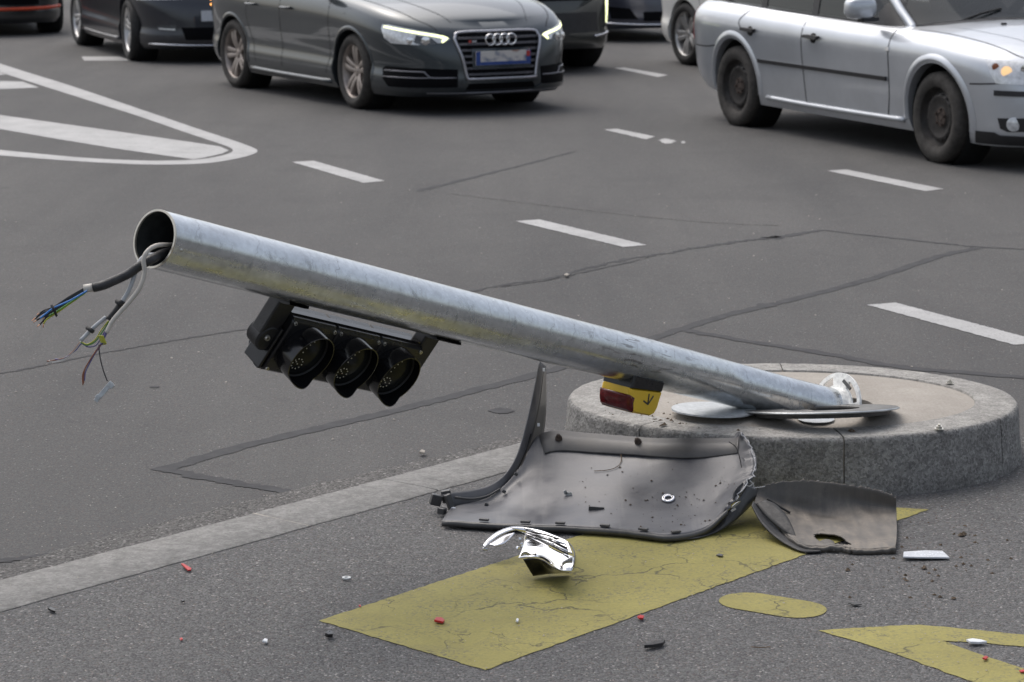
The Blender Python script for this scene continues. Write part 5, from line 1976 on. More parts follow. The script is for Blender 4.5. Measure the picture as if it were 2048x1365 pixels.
# ---------------------------------------------------------------- dark grey saloon
PA = dict(W=0.898, Lf=2.19, Lr=2.30, ax=(1.15, -1.34), arch=0.352, Rw=0.318, tw=0.225, rim=0.236, inset=0.022, steer=R(-3),
          levels=[(0, 0.935, -0.05, -0.06), (0.10, 0.975, 0.0, -0.02), (0.22, 0.985, 0.005, 0.0), (0.34, 0.965, 0.0, 0.0), (0.55, 0.985, -0.01, 0.0), (0.74, 1.0, -0.03, -0.01), (0.86, 0.985, -0.06, -0.03), (0.95, 0.955, -0.11, -0.07), (1.0, 0.915, -0.19, -0.12)],
          bx=[-2.3, -1.8, -1.0, 1.0, 1.8, 2.2], bz=[0.30, 0.22, 0.165, 0.155, 0.15, 0.165],
          sx=[-2.3, -1.6, -0.6, 0.3, 0.75, 1.2, 1.6, 1.9, 2.19], sz=[0.98, 1.01, 0.985, 0.965, 0.94, 0.90, 0.845, 0.78, 0.695], crown=[0.03, 0.04, 0.05, 0.05, 0.065, 0.075, 0.075, 0.065, 0.05],
          nf=8.5, mf=2.35,
          green=dict(W=0.80, Lf=0.86, Lr=1.75, levels=[(0, 1, 0, 0), (0.45, 0.93, -0.35, -0.25), (0.8, 0.84, -0.66, -0.55), (0.95, 0.76, -0.82, -0.78), (1.0, 0.68, -0.92, -0.95)],
                     bx=[-3, 3], bz=[0.93, 0.93], sx=[-1.8, -0.8, 0.0, 0.9], sz=[1.33, 1.38, 1.38, 1.30], crown=[0.02, 0.03, 0.03, 0.02], nf=5, mf=2.6, nr=5, mr=2.6))
carA, B, GBd = build_car('grey_saloon', 'dark grey metallic saloon with chrome-framed grille and lit white headlamp strips', 'car', PA, (-1.17, 22.95), -60.2, M['paint_grey'],
                         [(1.15, -1, 'bronze', 0.30, 'tyre_dusty'), (-1.34, -1, 'bronze', 0.62, 'tyre_dusty'), (1.15, 1, 'bronze', 0.1, 'tyre'), (-1.34, 1, 'bronze', 0.5, 'tyre')])
# grille
gy0, gy1, gz0, gz1 = 0.305, 0.398, 0.298, 0.678
gpoly = [(-gy0, gz0), (gy0, gz0), (gy0 + 0.02, gz0 + 0.02), (gy1, 0.60), (gy1 - 0.005, 0.645), (gy1 - 0.06, gz1), (-gy1 + 0.06, gz1), (-gy1 + 0.005, 0.645), (-gy1, 0.60), (-gy0 - 0.02, gz0 + 0.02)]
gr = B.patch('grille', gpoly, FRONT, M['grille'], carA, 0.006, 0.02)
B.tube('grille_frame', [gpoly[0], (0, gz0), gpoly[1], gpoly[2], (0.35, 0.45), gpoly[3], gpoly[4], gpoly[5], (0, gz1 + 0.004), gpoly[6], gpoly[7], gpoly[8], (-0.35, 0.45), gpoly[9]], 0.013, FRONT, M['grille_chrome'], gr, 0.012, 5, True)
for k in range(7):
    z = gz0 + 0.038 + k * (gz1 - gz0 - 0.05) / 6.7
    hw = (gy0 + 0.015) + (gy1 - gy0 - 0.02) * min(1, (z - gz0) / 0.30) - 0.012
    if z > 0.65:
        hw -= 0.03
    for dz in (-0.0045, 0.0055):
        B.tube('grille_slat', [(-hw, z + dz), (-hw / 2, z + dz), (0, z + dz), (hw / 2, z + dz), (hw, z + dz)], 0.0032, FRONT, M['dark_chrome'], gr, 0.016, 3)
# plate carrier and plate
B.patch('plate_carrier', [(-0.275, 0.385), (0.275, 0.385), (0.275, 0.545), (-0.275, 0.545)], FRONT, M['paint_grey'], gr, 0.022, 0.012)
fx_ = B.hit(FRONT, 0, 0.47).x + 0.03
pl_ = MB().box((fx_, 0, 0.468), (0.008, 0.52, 0.115)).build('number_plate', M['plate'], carA, bevel=0.002)
MB().box((fx_ + 0.0045, -0.238, 0.468), (0.002, 0.042, 0.113)).build('plate_band', M['plate_blue'], pl_)
MB().box((fx_ + 0.0045, 0.238, 0.468), (0.002, 0.042, 0.113)).build('plate_band', M['plate_blue'], pl_)
MB().box((fx_ + 0.0055, 0.236, 0.497), (0.002, 0.034, 0.045)).build('plate_crest', M['plate_red'], pl_)
MB().box((fx_ + 0.0045, 0.0, 0.425), (0.002, 0.43, 0.026)).build('plate_base_band', M['plate_blue'], pl_)
# four linked rings and the badge with a red mark
for k in range(4):
    yc = -0.099 + 0.066 * k
    xc = B.hit(FRONT, yc, 0.615).x + 0.030 + 0.001 * (k % 2)
    ringp = [Vector((xc, yc + 0.044 * math.cos(t), 0.615 + 0.044 * math.sin(t))) for t in [2 * PI * q / 32 for q in range(33)]]
    MB().tube(ringp, 0.0075, 8, cap=False).build('emblem_ring', M['chrome'], gr, smooth=True)
xb = B.hit(FRONT, -0.27, 0.60).x + 0.026
MB().box((xb, -0.285, 0.605), (0.006, 0.022, 0.022)).build('badge', M['plate_red'], gr, bevel=0.002)
MB().box((xb, -0.245, 0.603), (0.006, 0.045, 0.020)).build('badge', M['chrome_soft'], gr, bevel=0.002)
# lamps
for s in (-1, 1):
    fr = diag(s, 30)

    def uy(y):
        """front y (outwards) to the corner view's first coordinate"""
        p = B.hit(FRONT, s * y, 0.62)
        return (p - fr[0]).dot(fr[1])
    u0, u1 = uy(0.435), uy(0.80) + 0.16
    hl = B.patch('headlight', [(u0, 0.628), (u0 + 0.05, 0.602), (u0 + 0.13, 0.590), (u0 + 0.24, 0.580), (u1 - 0.12, 0.588), (u1 - 0.06, 0.63), (u1 - 0.035, 0.705), (u1 - 0.045, 0.735), (u1 - 0.10, 0.738), (u0 + 0.12, 0.672)], fr, M['lamp_clear'], carA, 0.006, 0.02, 0.03)
    B.patch('light_strip', [(u0 + 0.012, 0.636), (u0 + 0.050, 0.652), (u0 + 0.12, 0.666), (u1 - 0.06, 0.729), (u1 - 0.055, 0.714), (u0 + 0.14, 0.650), (u0 + 0.060, 0.634), (u0 + 0.072, 0.600), (u0 + 0.052, 0.600)], fr, M['drl'], hl, 0.010, 0.008, 0.03)
    B.patch('lamp_bezel', [(u0 + 0.10, 0.595), (u0 + 0.24, 0.580), (u0 + 0.30, 0.60), (u0 + 0.28, 0.66), (u0 + 0.15, 0.635)], fr, M['lamp_dark'], hl, 0.0075, 0.006, 0.03)
    for du, rr_ in ((0.20, 0.036), (0.33, 0.030)):
        c_ = B.hit(fr, u0 + du, 0.615, 0.012)
        MB().lathe([(0.0, 0.006), (rr_ * 0.6, 0.004), (rr_, 0.0)], 18, frame_m(c_, fr[1], fr[2], -fr[3])).build('projector_lens', M['chrome'], hl, smooth=True)
    # lower intake
    v0, v1 = uy(0.37), uy(0.80) + 0.12
    it = B.patch('air_intake', [(v0, 0.230), (v1 - 0.05, 0.230), (v1 - 0.005, 0.29), (v1 - 0.005, 0.375), (v1 - 0.03, 0.398), (v0 - 0.0, 0.380)], fr, M['grille'], carA, 0.004, 0.03, 0.04)
    B.tube('intake_bar', [(v0 + 0.01, 0.312), (v0 + 0.20, 0.312), (v0 + 0.24, 0.325), (v0 + 0.27, 0.352), (v0 + 0.30, 0.360), (v1 - 0.02, 0.362)], 0.0065, fr, M['dark_chrome'], it, 0.010, 5)
    B.tube('intake_bar', [(v0 + 0.22, 0.312), (v0 + 0.34, 0.310), (v1 - 0.01, 0.312)], 0.005, fr, M['dark_chrome'], it, 0.010, 4)
    # lip wedge
    B.patch('lip_blade', [(uy(0.30), 0.205), (uy(0.36), 0.235), (v1 - 0.02, 0.228), (v1 + 0.02, 0.215), (v1 + 0.02, 0.195), (uy(0.30), 0.188)], fr, M['paint_grey'], carA, 0.018, 0.03, 0.05)
B.patch('lower_grille', [(-0.34, 0.195), (0.34, 0.195), (0.30, 0.262), (-0.30, 0.262)], FRONT, M['grille'], carA, 0.004, 0.02)
B.tube('lip_edge', [(-0.62, 0.186), (-0.3, 0.183), (0, 0.182), (0.3, 0.183), (0.62, 0.186)], 0.009, FRONT, M['dark_chrome'], carA, 0.008, 5)
B.patch('grille_underlip', [(-0.36, 0.262), (0.36, 0.262), (0.33, 0.287), (-0.33, 0.287)], FRONT, M['paint_grey'], carA, 0.014, 0.02)
# bonnet shut lines
for s in (-1, 1):
    B.stroke('shut_line', [(2.02, s * 0.52), (1.8, s * 0.66), (1.4, s * 0.74), (0.95, s * 0.765)], 0.006, ABOVE, M['gap'], carA, 0.002)
    B.stroke('bonnet_crease', [(1.98, s * 0.36), (1.6, s * 0.50), (1.1, s * 0.56)], 0.012, ABOVE, M['paint_grey'], carA, 0.004)
for s in (-1, 1):
    fr = RIGHT if s < 0 else LEFT
    for pts in ([(0.74, 0.93), (0.75, 0.75), (0.73, 0.45), (0.67, 0.27)], [(-0.24, 0.95), (-0.25, 0.6), (-0.24, 0.27)], [(-0.86, 0.90), (-0.98, 0.72), (-0.93, 0.55), (-0.86, 0.42), (-0.80, 0.28)]):
        B.stroke('door_gap', pts, 0.007, fr, M['gap'], carA)
    B.tube('sill_blade', [(0.93, 0.205), (0.3, 0.205), (-0.4, 0.207), (-0.93, 0.215)], 0.022, fr, M['paint_grey'], carA, 0.004)
    for x in (0.0, -0.75):
        o = B.hit(fr, x - 0.06, 0.80, 0.02)
        MB().tube(smooth_path([B.hit(fr, x - 0.18, 0.80, 0.004), B.hit(fr, x - 0.15, 0.80, 0.035), B.hit(fr, x - 0.03, 0.80, 0.035), B.hit(fr, x, 0.80, 0.004)], 4), 0.011, 8).build('door_handle', M['paint_grey'], carA, smooth=True)
    for x in PA['ax']:
        arch_ring(B, carA, x, 0.318, 0.350, 0.385, s, M['paint_grey'], 0.008)
    B.stroke('side_crease', [(1.05, 0.80), (0, 0.835), (-1.6, 0.86)], 0.010, fr, M['paint_grey'], carA, 0.004)
    # mirror
    mz = MB()
    mz.lathe([(0.0, 0.12), (0.05, 0.115), (0.085, 0.07), (0.095, 0.0), (0.08, -0.05), (0.0, -0.06)], 20, Matrix.Translation((0.55, s * 0.98, 1.02)) @ Matrix.Rotation(PI / 2, 4, 'Y') @ Matrix.Diagonal((0.75, 1.15, 1, 1)))
    mz.build('mirror', M['paint_grey'], carA, smooth=True)
# roof skin over the glass
GBd.patch('roof_skin', [(0.05, -0.50), (0.05, 0.50), (-0.9, 0.50), (-0.95, 0.4), (-0.95, -0.4), (-0.9, -0.50)], ABOVE, M['paint_grey'], carA, 0.006, 0.02, 0.1)
# amber side repeaters at the tail corner
for (xx, z) in ((-2.06, 0.86), (-2.02, 0.79), (-2.02, 0.74), (-2.09, 0.67)):
    p = B.hit(RIGHT, xx, z, 0.004)
    MB().lathe([(0.0, 0.006), (0.010, 0.004), (0.013, 0.0)], 10, Matrix.Translation(p) @ Matrix.Rotation(PI / 2, 4, 'X')).build('amber_light', M['amber'], carA)

# ---------------------------------------------------------------- silver estate
PM = dict(W=0.906, Lf=2.35, Lr=2.56, ax=(1.40, -1.47), arch=0.362, Rw=0.316, tw=0.205, rim=0.220, inset=0.030, archz=0.012, steer=R(-2),
          levels=[(0, 0.905, -0.06, -0.10), (0.08, 0.930, -0.01, -0.04), (0.22, 0.948, 0.0, 0.0), (0.45, 0.972, -0.005, 0.0), (0.66, 0.992, -0.03, -0.01), (0.78, 1.0, -0.06, -0.03), (0.88, 0.985, -0.09, -0.05), (0.955, 0.945, -0.14, -0.08), (1.0, 0.905, -0.20, -0.11)],
          bx=[-2.5, -2.0, -1.2, 1.2, 1.9, 2.3], bz=[0.36, 0.26, 0.195, 0.19, 0.165, 0.175],
          sx=[-2.5, -1.8, -0.8, 0.2, 0.8, 1.3, 1.7, 2.0, 2.31], sz=[0.945, 0.955, 0.928, 0.902, 0.888, 0.872, 0.835, 0.785, 0.715], crown=[0.02, 0.02, 0.02, 0.03, 0.055, 0.075, 0.075, 0.06, 0.04],
          nf=9, mf=2.4, nr=12, mr=3.0,
          green=dict(W=0.800, Lf=1.02, Lr=2.34, levels=[(0, 1, 0, 0), (0.45, 0.94, -0.38, -0.08), (0.8, 0.86, -0.72, -0.17), (0.95, 0.79, -0.90, -0.25), (1.0, 0.71, -1.0, -0.34)],
                     bx=[-3, 3], bz=[0.86, 0.86], sx=[-2.3, -0.8, 0.0, 1.1], sz=[1.38, 1.43, 1.43, 1.36], crown=[0.02, 0.03, 0.03, 0.02], nf=5.5, mf=2.7, nr=10, mr=3.0))
carM, B, GBd = build_car('silver_estate', 'silver estate car with dull black steel wheels and black door strip', 'car', PM, (3.14, 19.03), -66.4, M['paint_silver'],
                         [(1.40, -1, 'steel', 0.2, 'tyre_dusty'), (-1.47, -1, 'steel', 0.7, 'tyre_dusty'), (1.40, 1, 'steel', 0.1, 'tyre'), (-1.47, 1, 'steel', 0.5, 'tyre')], glass=M['glass'])
for s in (-1, 1):
    fr = RIGHT if s < 0 else LEFT
    for x in PM['ax']:
        arch_ring(B, carM, x, 0.328, 0.360, 0.425, s, M['paint_silver'], 0.014, -12 if x > 0 else -8, 188)
    for pts in ([(0.82, 0.88), (0.83, 0.75), (0.81, 0.45), (0.77, 0.28)], [(-0.38, 0.90), (-0.39, 0.6), (-0.38, 0.27)], [(-1.27, 0.92), (-1.36, 0.83), (-1.30, 0.765)], [(-1.76, 0.62), (-1.95, 0.60), (-2.2, 0.60)], [(1.79, 0.575), (1.95, 0.585), (2.1, 0.60)]):
        B.stroke('door_gap', pts, 0.010, fr, M['gap'], carM)
    B.patch('door_strip', [(0.79, 0.522), (0.79, 0.552), (-0.12, 0.553), (-1.07, 0.556), (-1.07, 0.528)], fr, M['trim'], carM, 0.014, 0.02, 0.08)
    B.tube('sill_edge', [(0.98, 0.262), (0.3, 0.258), (-0.4, 0.258), (-0.98, 0.265)], 0.020, fr, M['paint_silver'], carM, 0.004)
    for x in (-0.14, -1.10):
        hb = B.patch('door_handle', [(x, 0.757), (x + 0.015, 0.770), (x + 0.015, 0.785), (x - 0.16, 0.789), (x - 0.185, 0.780), (x - 0.185, 0.764)], fr, M['trim'], carM, 0.032, 0.03, 0.05)
        p_ = B.hit(fr, x - 0.07, 0.764, 0.0)
        MB().lathe([(0.0, 0.012), (0.025, 0.012), (0.036, 0.004), (0.04, -0.004)], 18, Matrix.Translation(p_) @ Matrix.Rotation(s * -PI / 2, 4, 'X') @ Matrix.Diagonal((1.2, 1.0, 1, 1))).build('handle_cup', M['gap'], carM, smooth=True)
    # windows: frames on the glass shell
    for pts in ([(-0.38, 0.90), (-0.39, 1.2), (-0.41, 1.36)], [(-1.16, 0.925), (-1.18, 1.2), (-1.2, 1.36)], [(-1.80, 0.96), (-1.88, 1.2), (-1.97, 1.36)]):
        GBd.stroke('window_pillar', pts, 0.085 if pts[0][0] < 0.5 else 0.11, fr, M['trim'] if pts[0][0] < 0.5 else M['paint_silver'], carM, 0.006)
    GBd.stroke('window_seal', [(0.86, 0.898), (0.2, 0.905), (-0.8, 0.925), (-2.0, 0.945)], 0.03, fr, M['trim'], carM, 0.006)
    GBd.patch('mirror_base', [(0.75, 0.90), (0.50, 0.90), (0.48, 0.98), (0.54, 1.08), (0.60, 1.07)], fr, M['trim'], carM, 0.010, 0.02, 0.05)
    rows = []
    for j, (dy, sc_) in enumerate(((0.0, 0.55), (0.02, 0.85), (0.06, 1.0), (0.13, 1.0), (0.19, 0.92), (0.215, 0.7), (0.225, 0.3))):
        row = []
        for k in range(24):
            t = 2 * PI * k / 24
            cx_, cz_ = math.cos(t), math.sin(t)
            row.append(Vector((0.57 + 0.075 * sc_ * math.copysign(abs(cx_) ** 0.7, cx_), s * (0.87 + dy), 1.025 + 0.078 * sc_ * math.copysign(abs(cz_) ** 0.7, cz_))))
        rows.append(row)
    mr_ = MB().grid(rows, wrap=True)
    mr_.f.append(tuple(range(24)))
    mr_.f.append(tuple(6 * 24 + k for k in range(24)))
    mr_.build('mirror', M['paint_silver'], carM, smooth=True)
    MB().box((0.58, s * 0.92, 0.945), (0.08, 0.14, 0.035)).build('mirror_foot', M['trim'], carM, bevel=0.01)
    # front lamp on the corner
    fr = diag(s, 38)
    p = B.hit(FRONT, s * 0.45, 0.66)
    u0 = (p - fr[0]).dot(fr[1])
    p = B.hit(fr, 0.0, 0.66)
    e_ = (B.hit(RIGHT if s < 0 else LEFT, 1.93, 0.66) - fr[0]).dot(fr[1])
    hl = B.patch('headlight', [(u0, 0.60), (u0 + 0.15, 0.585), (e_ - 0.06, 0.59), (e_ - 0.02, 0.66), (e_ + 0.015, 0.745), (u0 + 0.22, 0.735), (u0, 0.69)], fr, M['lamp_clear'], carM, 0.006, 0.02, 0.03)
    for du, zc, rr_, mt in ((0.13, 0.672, 0.036, 'bulb'), (0.055, 0.70, 0.024, 'amber_lens'), (0.27, 0.68, 0.05, 'chrome')):
        c_ = B.hit(fr, e_ - du, zc, 0.011)
        dd = -fr[3]
        MB().lathe([(0.0, 0.004), (rr_ * 0.5, 0.003), (rr_, 0.0)], 18, frame_m(c_, fr[1], fr[2], dd)).build('lamp_unit', M[mt], hl, smooth=True)
    B.patch('bumper_strip', [(e_ - 0.05, 0.51), (e_ - 0.05, 0.545), (u0 - 0.2, 0.545), (u0 - 0.2, 0.51)], fr, M['trim'], carM, 0.012, 0.02, 0.05)
    fg = B.patch('fog_lamp', [(e_ - 0.08, 0.36), (e_ - 0.10, 0.29), (e_ - 0.15, 0.27), (e_ - 0.30, 0.28), (e_ - 0.32, 0.37)], fr, M['trim'], carM, 0.004, 0.02, 0.04)
    c_ = B.hit(fr, e_ - 0.19, 0.325, 0.008)
    MB().lathe([(0.0, 0.006), (0.035, 0.004), (0.048, 0.0)], 18, frame_m(c_, fr[1], fr[2], -fr[3])).build('fog_lens', M['lamp_clear'], fg, smooth=True)
    B.patch('bumper_skirt', [(e_ + 0.12, 0.175), (e_ + 0.12, 0.262), (e_ - 0.06, 0.262), (e_ - 0.10, 0.245), (u0 - 0.1, 0.245), (u0 - 0.1, 0.18)], fr, M['trim'], carM, 0.010, 0.02, 0.05)
    # tail lamp wraps the rear corner
    fr2 = RIGHT if s < 0 else LEFT
    rd2 = (Vector((-5, s * 4, 0)), Vector((0.62, s * 0.78, 0)), Vector((0, 0, 1)), Vector((0.78, -s * 0.62, 0)))
    t_ = (B.hit(fr2, -2.35, 0.8) - rd2[0]).dot(rd2[1])
    B.patch('tail_lamp', [(t_ - 0.10, 0.62), (t_ + 0.06, 0.64), (t_ + 0.045, 0.78), (t_ + 0.03, 0.92), (t_ - 0.12, 0.92)], rd2, M['red_lamp'], carM, 0.006, 0.015, 0.03)
    B.patch('repeater', [(0.80, 0.735), (0.80, 0.76), (0.84, 0.765), (0.85, 0.74)], fr2, M['lamp_clear'], carM, 0.008, 0.01)
    B.stroke('shut_line', [(2.12, s * 0.55), (1.95, s * 0.66), (1.5, s * 0.735), (1.0, s * 0.765)], 0.007, ABOVE, M['gap'], carM, 0.002)
    B.stroke('bonnet_crease', [(2.05, s * 0.40), (1.6, s * 0.53), (1.15, s * 0.60)], 0.012, ABOVE, M['paint_silver'], carM, 0.005)
B.patch('grille', [(-0.36, 0.60), (0.36, 0.60), (0.42, 0.70), (-0.42, 0.70)], FRONT, M['grille'], carM, 0.006, 0.02)
B.patch('cowl_panel', [(0.86, -0.70), (0.98, -0.55), (1.05, 0.0), (0.98, 0.55), (0.86, 0.70), (0.80, 0.66), (0.92, 0.0), (0.80, -0.66)], ABOVE, M['trim'], carM, 0.004, 0.01, 0.08)
B.patch('interior_trim', [(0.86, -0.68), (0.93, -0.3), (0.95, 0.0), (0.93, 0.3), (0.86, 0.68), (-2.2, 0.68), (-2.2, -0.68)], ABOVE, M['cloth'], carM, 0.008, 0.01, 0.2)
for (x, y) in ((1.35, -0.30), (1.35, 0.30)):
    p_ = B.hit(ABOVE, x, y)
    MB().box(p_ + Vector((0, 0, 0.006)), (0.02, 0.04, 0.014)).build('washer_jet', M['trim'], carM, bevel=0.004)
GBd.patch('roof_skin', [(0.05, -0.52), (0.05, 0.52), (-1.9, 0.52), (-1.95, 0.4), (-1.95, -0.4), (-1.9, -0.52)], ABOVE, M['paint_silver'], carM, 0.006, 0.02, 0.1)
for s in (-1, 1):
    pth = [GBd.bvh.find_nearest(Vector(q))[0] for q in smooth_path([Vector((0.86, s * 0.72, 0.90)), Vector((0.60, s * 0.70, 1.06)), Vector((0.34, s * 0.66, 1.20)), Vector((0.05, s * 0.60, 1.34))], 6)]
    MB().tube(pth, 0.034, 10).build('windscreen_pillar', M['paint_silver'], carM, smooth=True)
    MB().tube([p + Vector((0.030, -s * 0.026, -0.004)) for p in pth], 0.016, 8).build('windscreen_seal', M['trim'], carM, smooth=True)
    p0 = GBd.hit(ABOVE, 0.90, -0.05 + s * 0.3, 0.012)
    p1 = GBd.hit(ABOVE, 0.80, 0.35 + s * 0.3 if s < 0 else 0.62, 0.012)
    MB().tube([p0, p0.lerp(p1, 0.5) + Vector((0.01, 0, 0.012)), p1], 0.008, 6).build('wiper', M['gap'], carM, smooth=True)
for y in (-0.36, 0.36):
    st_ = MB()
    rows = []
    for z_, hw in ((0.92, 0.25), (1.10, 0.25), (1.20, 0.20), (1.23, 0.12), (1.36, 0.12), (1.39, 0.08)):
        xo = -0.12 - (z_ - 0.92) * 0.25
        rows.append([Vector((xo, y - hw, z_)), Vector((xo, y + hw, z_)), Vector((xo - 0.11, y + hw, z_)), Vector((xo - 0.11, y - hw, z_))])
    st_.grid(rows, wrap=True)
    st_.f.append((20, 21, 22, 23))
    st_.build('seat_back', M['seatcloth'], carM, bevel=0.03, smooth=True)
sw = [Vector((0.48 + 0.09 * math.sin(t) * 0.9, 0.36 + 0.185 * math.cos(t), 1.02 + 0.165 * math.sin(t))) for t in [2 * PI * k / 40 for k in range(41)]]
MB().tube(sw, 0.014, 8, cap=False).build('steering_wheel', M['trim'], carM, smooth=True)


def skin_body(name, joints, edges, mat, sub=2):
    """one continuous figure grown over a skeleton: joints = (x, y, z, radius)"""
    me = bpy.data.meshes.new(name)
    me.from_pydata([j[:3] for j in joints], edges, [])
    me.update()
    o = bpy.data.objects.new(name, me)
    COL.objects.link(o)
    o.modifiers.new('skin', 'SKIN')
    sv = me.skin_vertices[0].data if me.skin_vertices else None
    if sv is None:
        bm = bmesh.new()
        bm.from_mesh(me)
        bm.verts.layers.skin.verify()
        bm.to_mesh(me)
        bm.free()
        sv = me.skin_vertices[0].data
    for i, j in enumerate(joints):
        r_ = j[3]
        sv[i].radius = (r_, r_) if not hasattr(r_, '__len__') else r_
        sv[i].use_root = (i == 0)
    sb = o.modifiers.new('round', 'SUBSURF')
    sb.levels = sub
    sb.render_levels = sub
    me.materials.append(mat)
    dg = bpy.context.evaluated_depsgraph_get()
    m2 = bpy.data.meshes.new_from_object(o.evaluated_get(dg))
    m2.polygons.foreach_set('use_smooth', [True] * len(m2.polygons))
    o.modifiers.clear()
    o.data = m2
    if not m2.materials:
        m2.materials.append(mat)
    return o


# the driver: seated behind the wheel, hand on its rim
drv = thing('person', 'driver in dark clothes behind the windscreen of the silver estate, hand on the wheel', 'person')
rot = Matrix.Rotation(R(-66.4), 4, 'Z')
rot.translation = Vector((3.14, 19.03, 0))
J = [(-0.02, 0.36, 0.62, 0.15), (-0.05, 0.36, 0.80, 0.14), (-0.10, 0.36, 1.00, 0.15), (-0.11, 0.36, 1.10, 0.10), (-0.11, 0.36, 1.15, 0.055), (-0.10, 0.36, 1.22, 0.065), (-0.09, 0.36, 1.29, 0.088), (-0.10, 0.36, 1.35, 0.080),
     (-0.10, 0.19, 1.06, 0.060), (0.08, 0.13, 0.90, 0.048), (0.30, 0.20, 1.02, 0.038), (0.40, 0.25, 1.10, 0.030), (-0.10, 0.53, 1.06, 0.060), (0.08, 0.60, 0.90, 0.048), (0.30, 0.56, 1.02, 0.038), (0.40, 0.53, 1.08, 0.030),
     (0.30, 0.26, 0.60, 0.085), (0.50, 0.25, 0.42, 0.055), (0.30, 0.46, 0.60, 0.085), (0.50, 0.47, 0.42, 0.055)]
Ed = [(0, 1), (1, 2), (2, 3), (3, 4), (4, 5), (5, 6), (6, 7), (2, 8), (8, 9), (9, 10), (10, 11), (2, 12), (12, 13), (13, 14), (14, 15), (0, 16), (16, 17), (0, 18), (18, 19)]
pb = skin_body('body', J, Ed, M['cloth'])
pb.parent = drv
for (y, z, sgn) in ((0.245, 1.125, 1), (0.54, 1.10, -1)):
    jj = [(0.405, y + 0.005, z - 0.035, 0.026), (0.44, y + 0.01 * sgn, z, 0.034)]
    ee = [(0, 1)]
    for f in range(4):
        a_ = len(jj)
        yy = y + sgn * (-0.024 + 0.017 * f)
        jj += [(0.462, yy, z + 0.022, 0.010), (0.482, yy, z + 0.024 + 0.004 * (f % 2), 0.0095), (0.492, yy, z + 0.006, 0.0085), (0.488, yy, z - 0.010, 0.0075)]
        ee += [(1, a_), (a_, a_ + 1), (a_ + 1, a_ + 2), (a_ + 2, a_ + 3)]
    a_ = len(jj)
    jj += [(0.45, y + sgn * 0.045, z - 0.005, 0.011), (0.47, y + sgn * 0.052, z - 0.012, 0.0095)]
    ee += [(1, a_), (a_, a_ + 1)]
    ho = skin_body('hand', jj, ee, M['skin'], 1)
    ho.parent = drv
hd = MB()
hr = []
for i in range(13):
    th = PI * i / 12
    row = []
    for k in range(24):
        ph = 2 * PI * k / 24
        x, y, z = math.sin(th) * math.cos(ph), math.sin(th) * math.sin(ph), math.cos(th)
        nose = 0.018 * math.exp(-((y / 0.22) ** 2)) * math.exp(-(((z + 0.18) / 0.22) ** 2)) if x > 0 else 0
        eye = -0.008 * (math.exp(-(((y - 0.38) / 0.16) ** 2)) + math.exp(-(((y + 0.38) / 0.16) ** 2))) * math.exp(-(((z - 0.02) / 0.12) ** 2)) if x > 0 else 0
        row.append(Vector((-0.085 + x * 0.098 + nose + eye, 0.36 + y * 0.078 * (1 - 0.18 * max(0, -z)), 1.30 + z * 0.12)))
    hr.append(row)
hd.grid(hr, wrap=True).build('head', M['skin'], drv, smooth=True)
hh = MB().grid([[p + (p - Vector((-0.085, 0.36, 1.30))).normalized() * 0.012 + Vector((-0.012, 0, 0.008)) for p in r_] for r_ in hr[:6]], wrap=True).build('hair', M['hair'], drv, smooth=True)
for o in drv.children:
    o.data.transform(rot)

# ---------------------------------------------------------------- simpler cars farther back
def far_car(name, label, P0, pos, yaw, paint_m, wheels, group='cars queuing at the junction', **kw):
    P = dict(PA)
    P['ax'] = (1.3155, -1.3155)
    P.update(P0)
    return build_car(name, label, 'car', P, pos, yaw, paint_m, wheels, group)


def lamp_pair(B, car, y0, y1, z0, z1, mat, ang=28, strip=None):
    for s in (-1, 1):
        fr = diag(s, ang)
        a = (B.hit(FRONT, s * y0, (z0 + z1) / 2) - fr[0]).dot(fr[1])
        b = (B.hit(FRONT, s * y1, (z0 + z1) / 2) - fr[0]).dot(fr[1])
        h = B.patch('headlight', [(a, z0 + 0.01), (b - 0.03, z0), (b, (z0 + z1) / 2), (b + 0.03, z1), (a + 0.06, z1 - 0.02)], fr, mat, car, 0.006, 0.02, 0.04)
        if strip:
            B.patch('light_strip', [(a + 0.03, z0 + 0.012), (b - 0.04, z0 + 0.004), (b - 0.04, z0 + 0.026), (a + 0.03, z0 + 0.032)], fr, strip, h, 0.010, 0.008, 0.04)


W4 = lambda k, t='tyre': [(1.3155, -1, k, 0.3, t), (-1.3155, -1, k, 0.8, t), (1.3155, 1, k, 0.1, t), (-1.3155, 1, k, 0.5, t)]
# blue-black hatchback on the left
carL, B, GBd = far_car('navy_hatchback', 'blue-black hatchback with silver wheels behind the grey saloon on the left', dict(nf=7.5, Lf=2.12, Lr=2.0, Rw=0.33, rim=0.245, arch=0.362), (-3.77, 28.73), -68.7, M['paint_navy'], W4('silver'))
lamp_pair(B, carL, 0.42, 0.84, 0.66, 0.76, M['lamp_clear'], 30)
for s in (-1, 1):
    fr = diag(s, 25)
    a = (B.hit(FRONT, s * 0.50, 0.36) - fr[0]).dot(fr[1])
    fg = B.patch('fog_lamp', [(a, 0.345), (a + 0.22, 0.355), (a + 0.22, 0.40), (a + 0.02, 0.41)], fr, M['lamp_dark'], carL, 0.006, 0.02, 0.04)
    B.patch('fog_lens', [(a + 0.02, 0.352), (a + 0.20, 0.360), (a + 0.20, 0.374), (a + 0.02, 0.366)], fr, M['lamp_clear'], fg, 0.010, 0.008, 0.04)
    fr2 = RIGHT if s < 0 else LEFT
    B.stroke('door_gap', [(0.88, 0.93), (0.90, 0.6), (0.84, 0.27)], 0.008, fr2, M['gap'], carL)
    B.tube('sill_blade', [(0.93, 0.215), (0.0, 0.212), (-0.93, 0.22)], 0.02, fr2, M['paint_navy'], carL, 0.004)
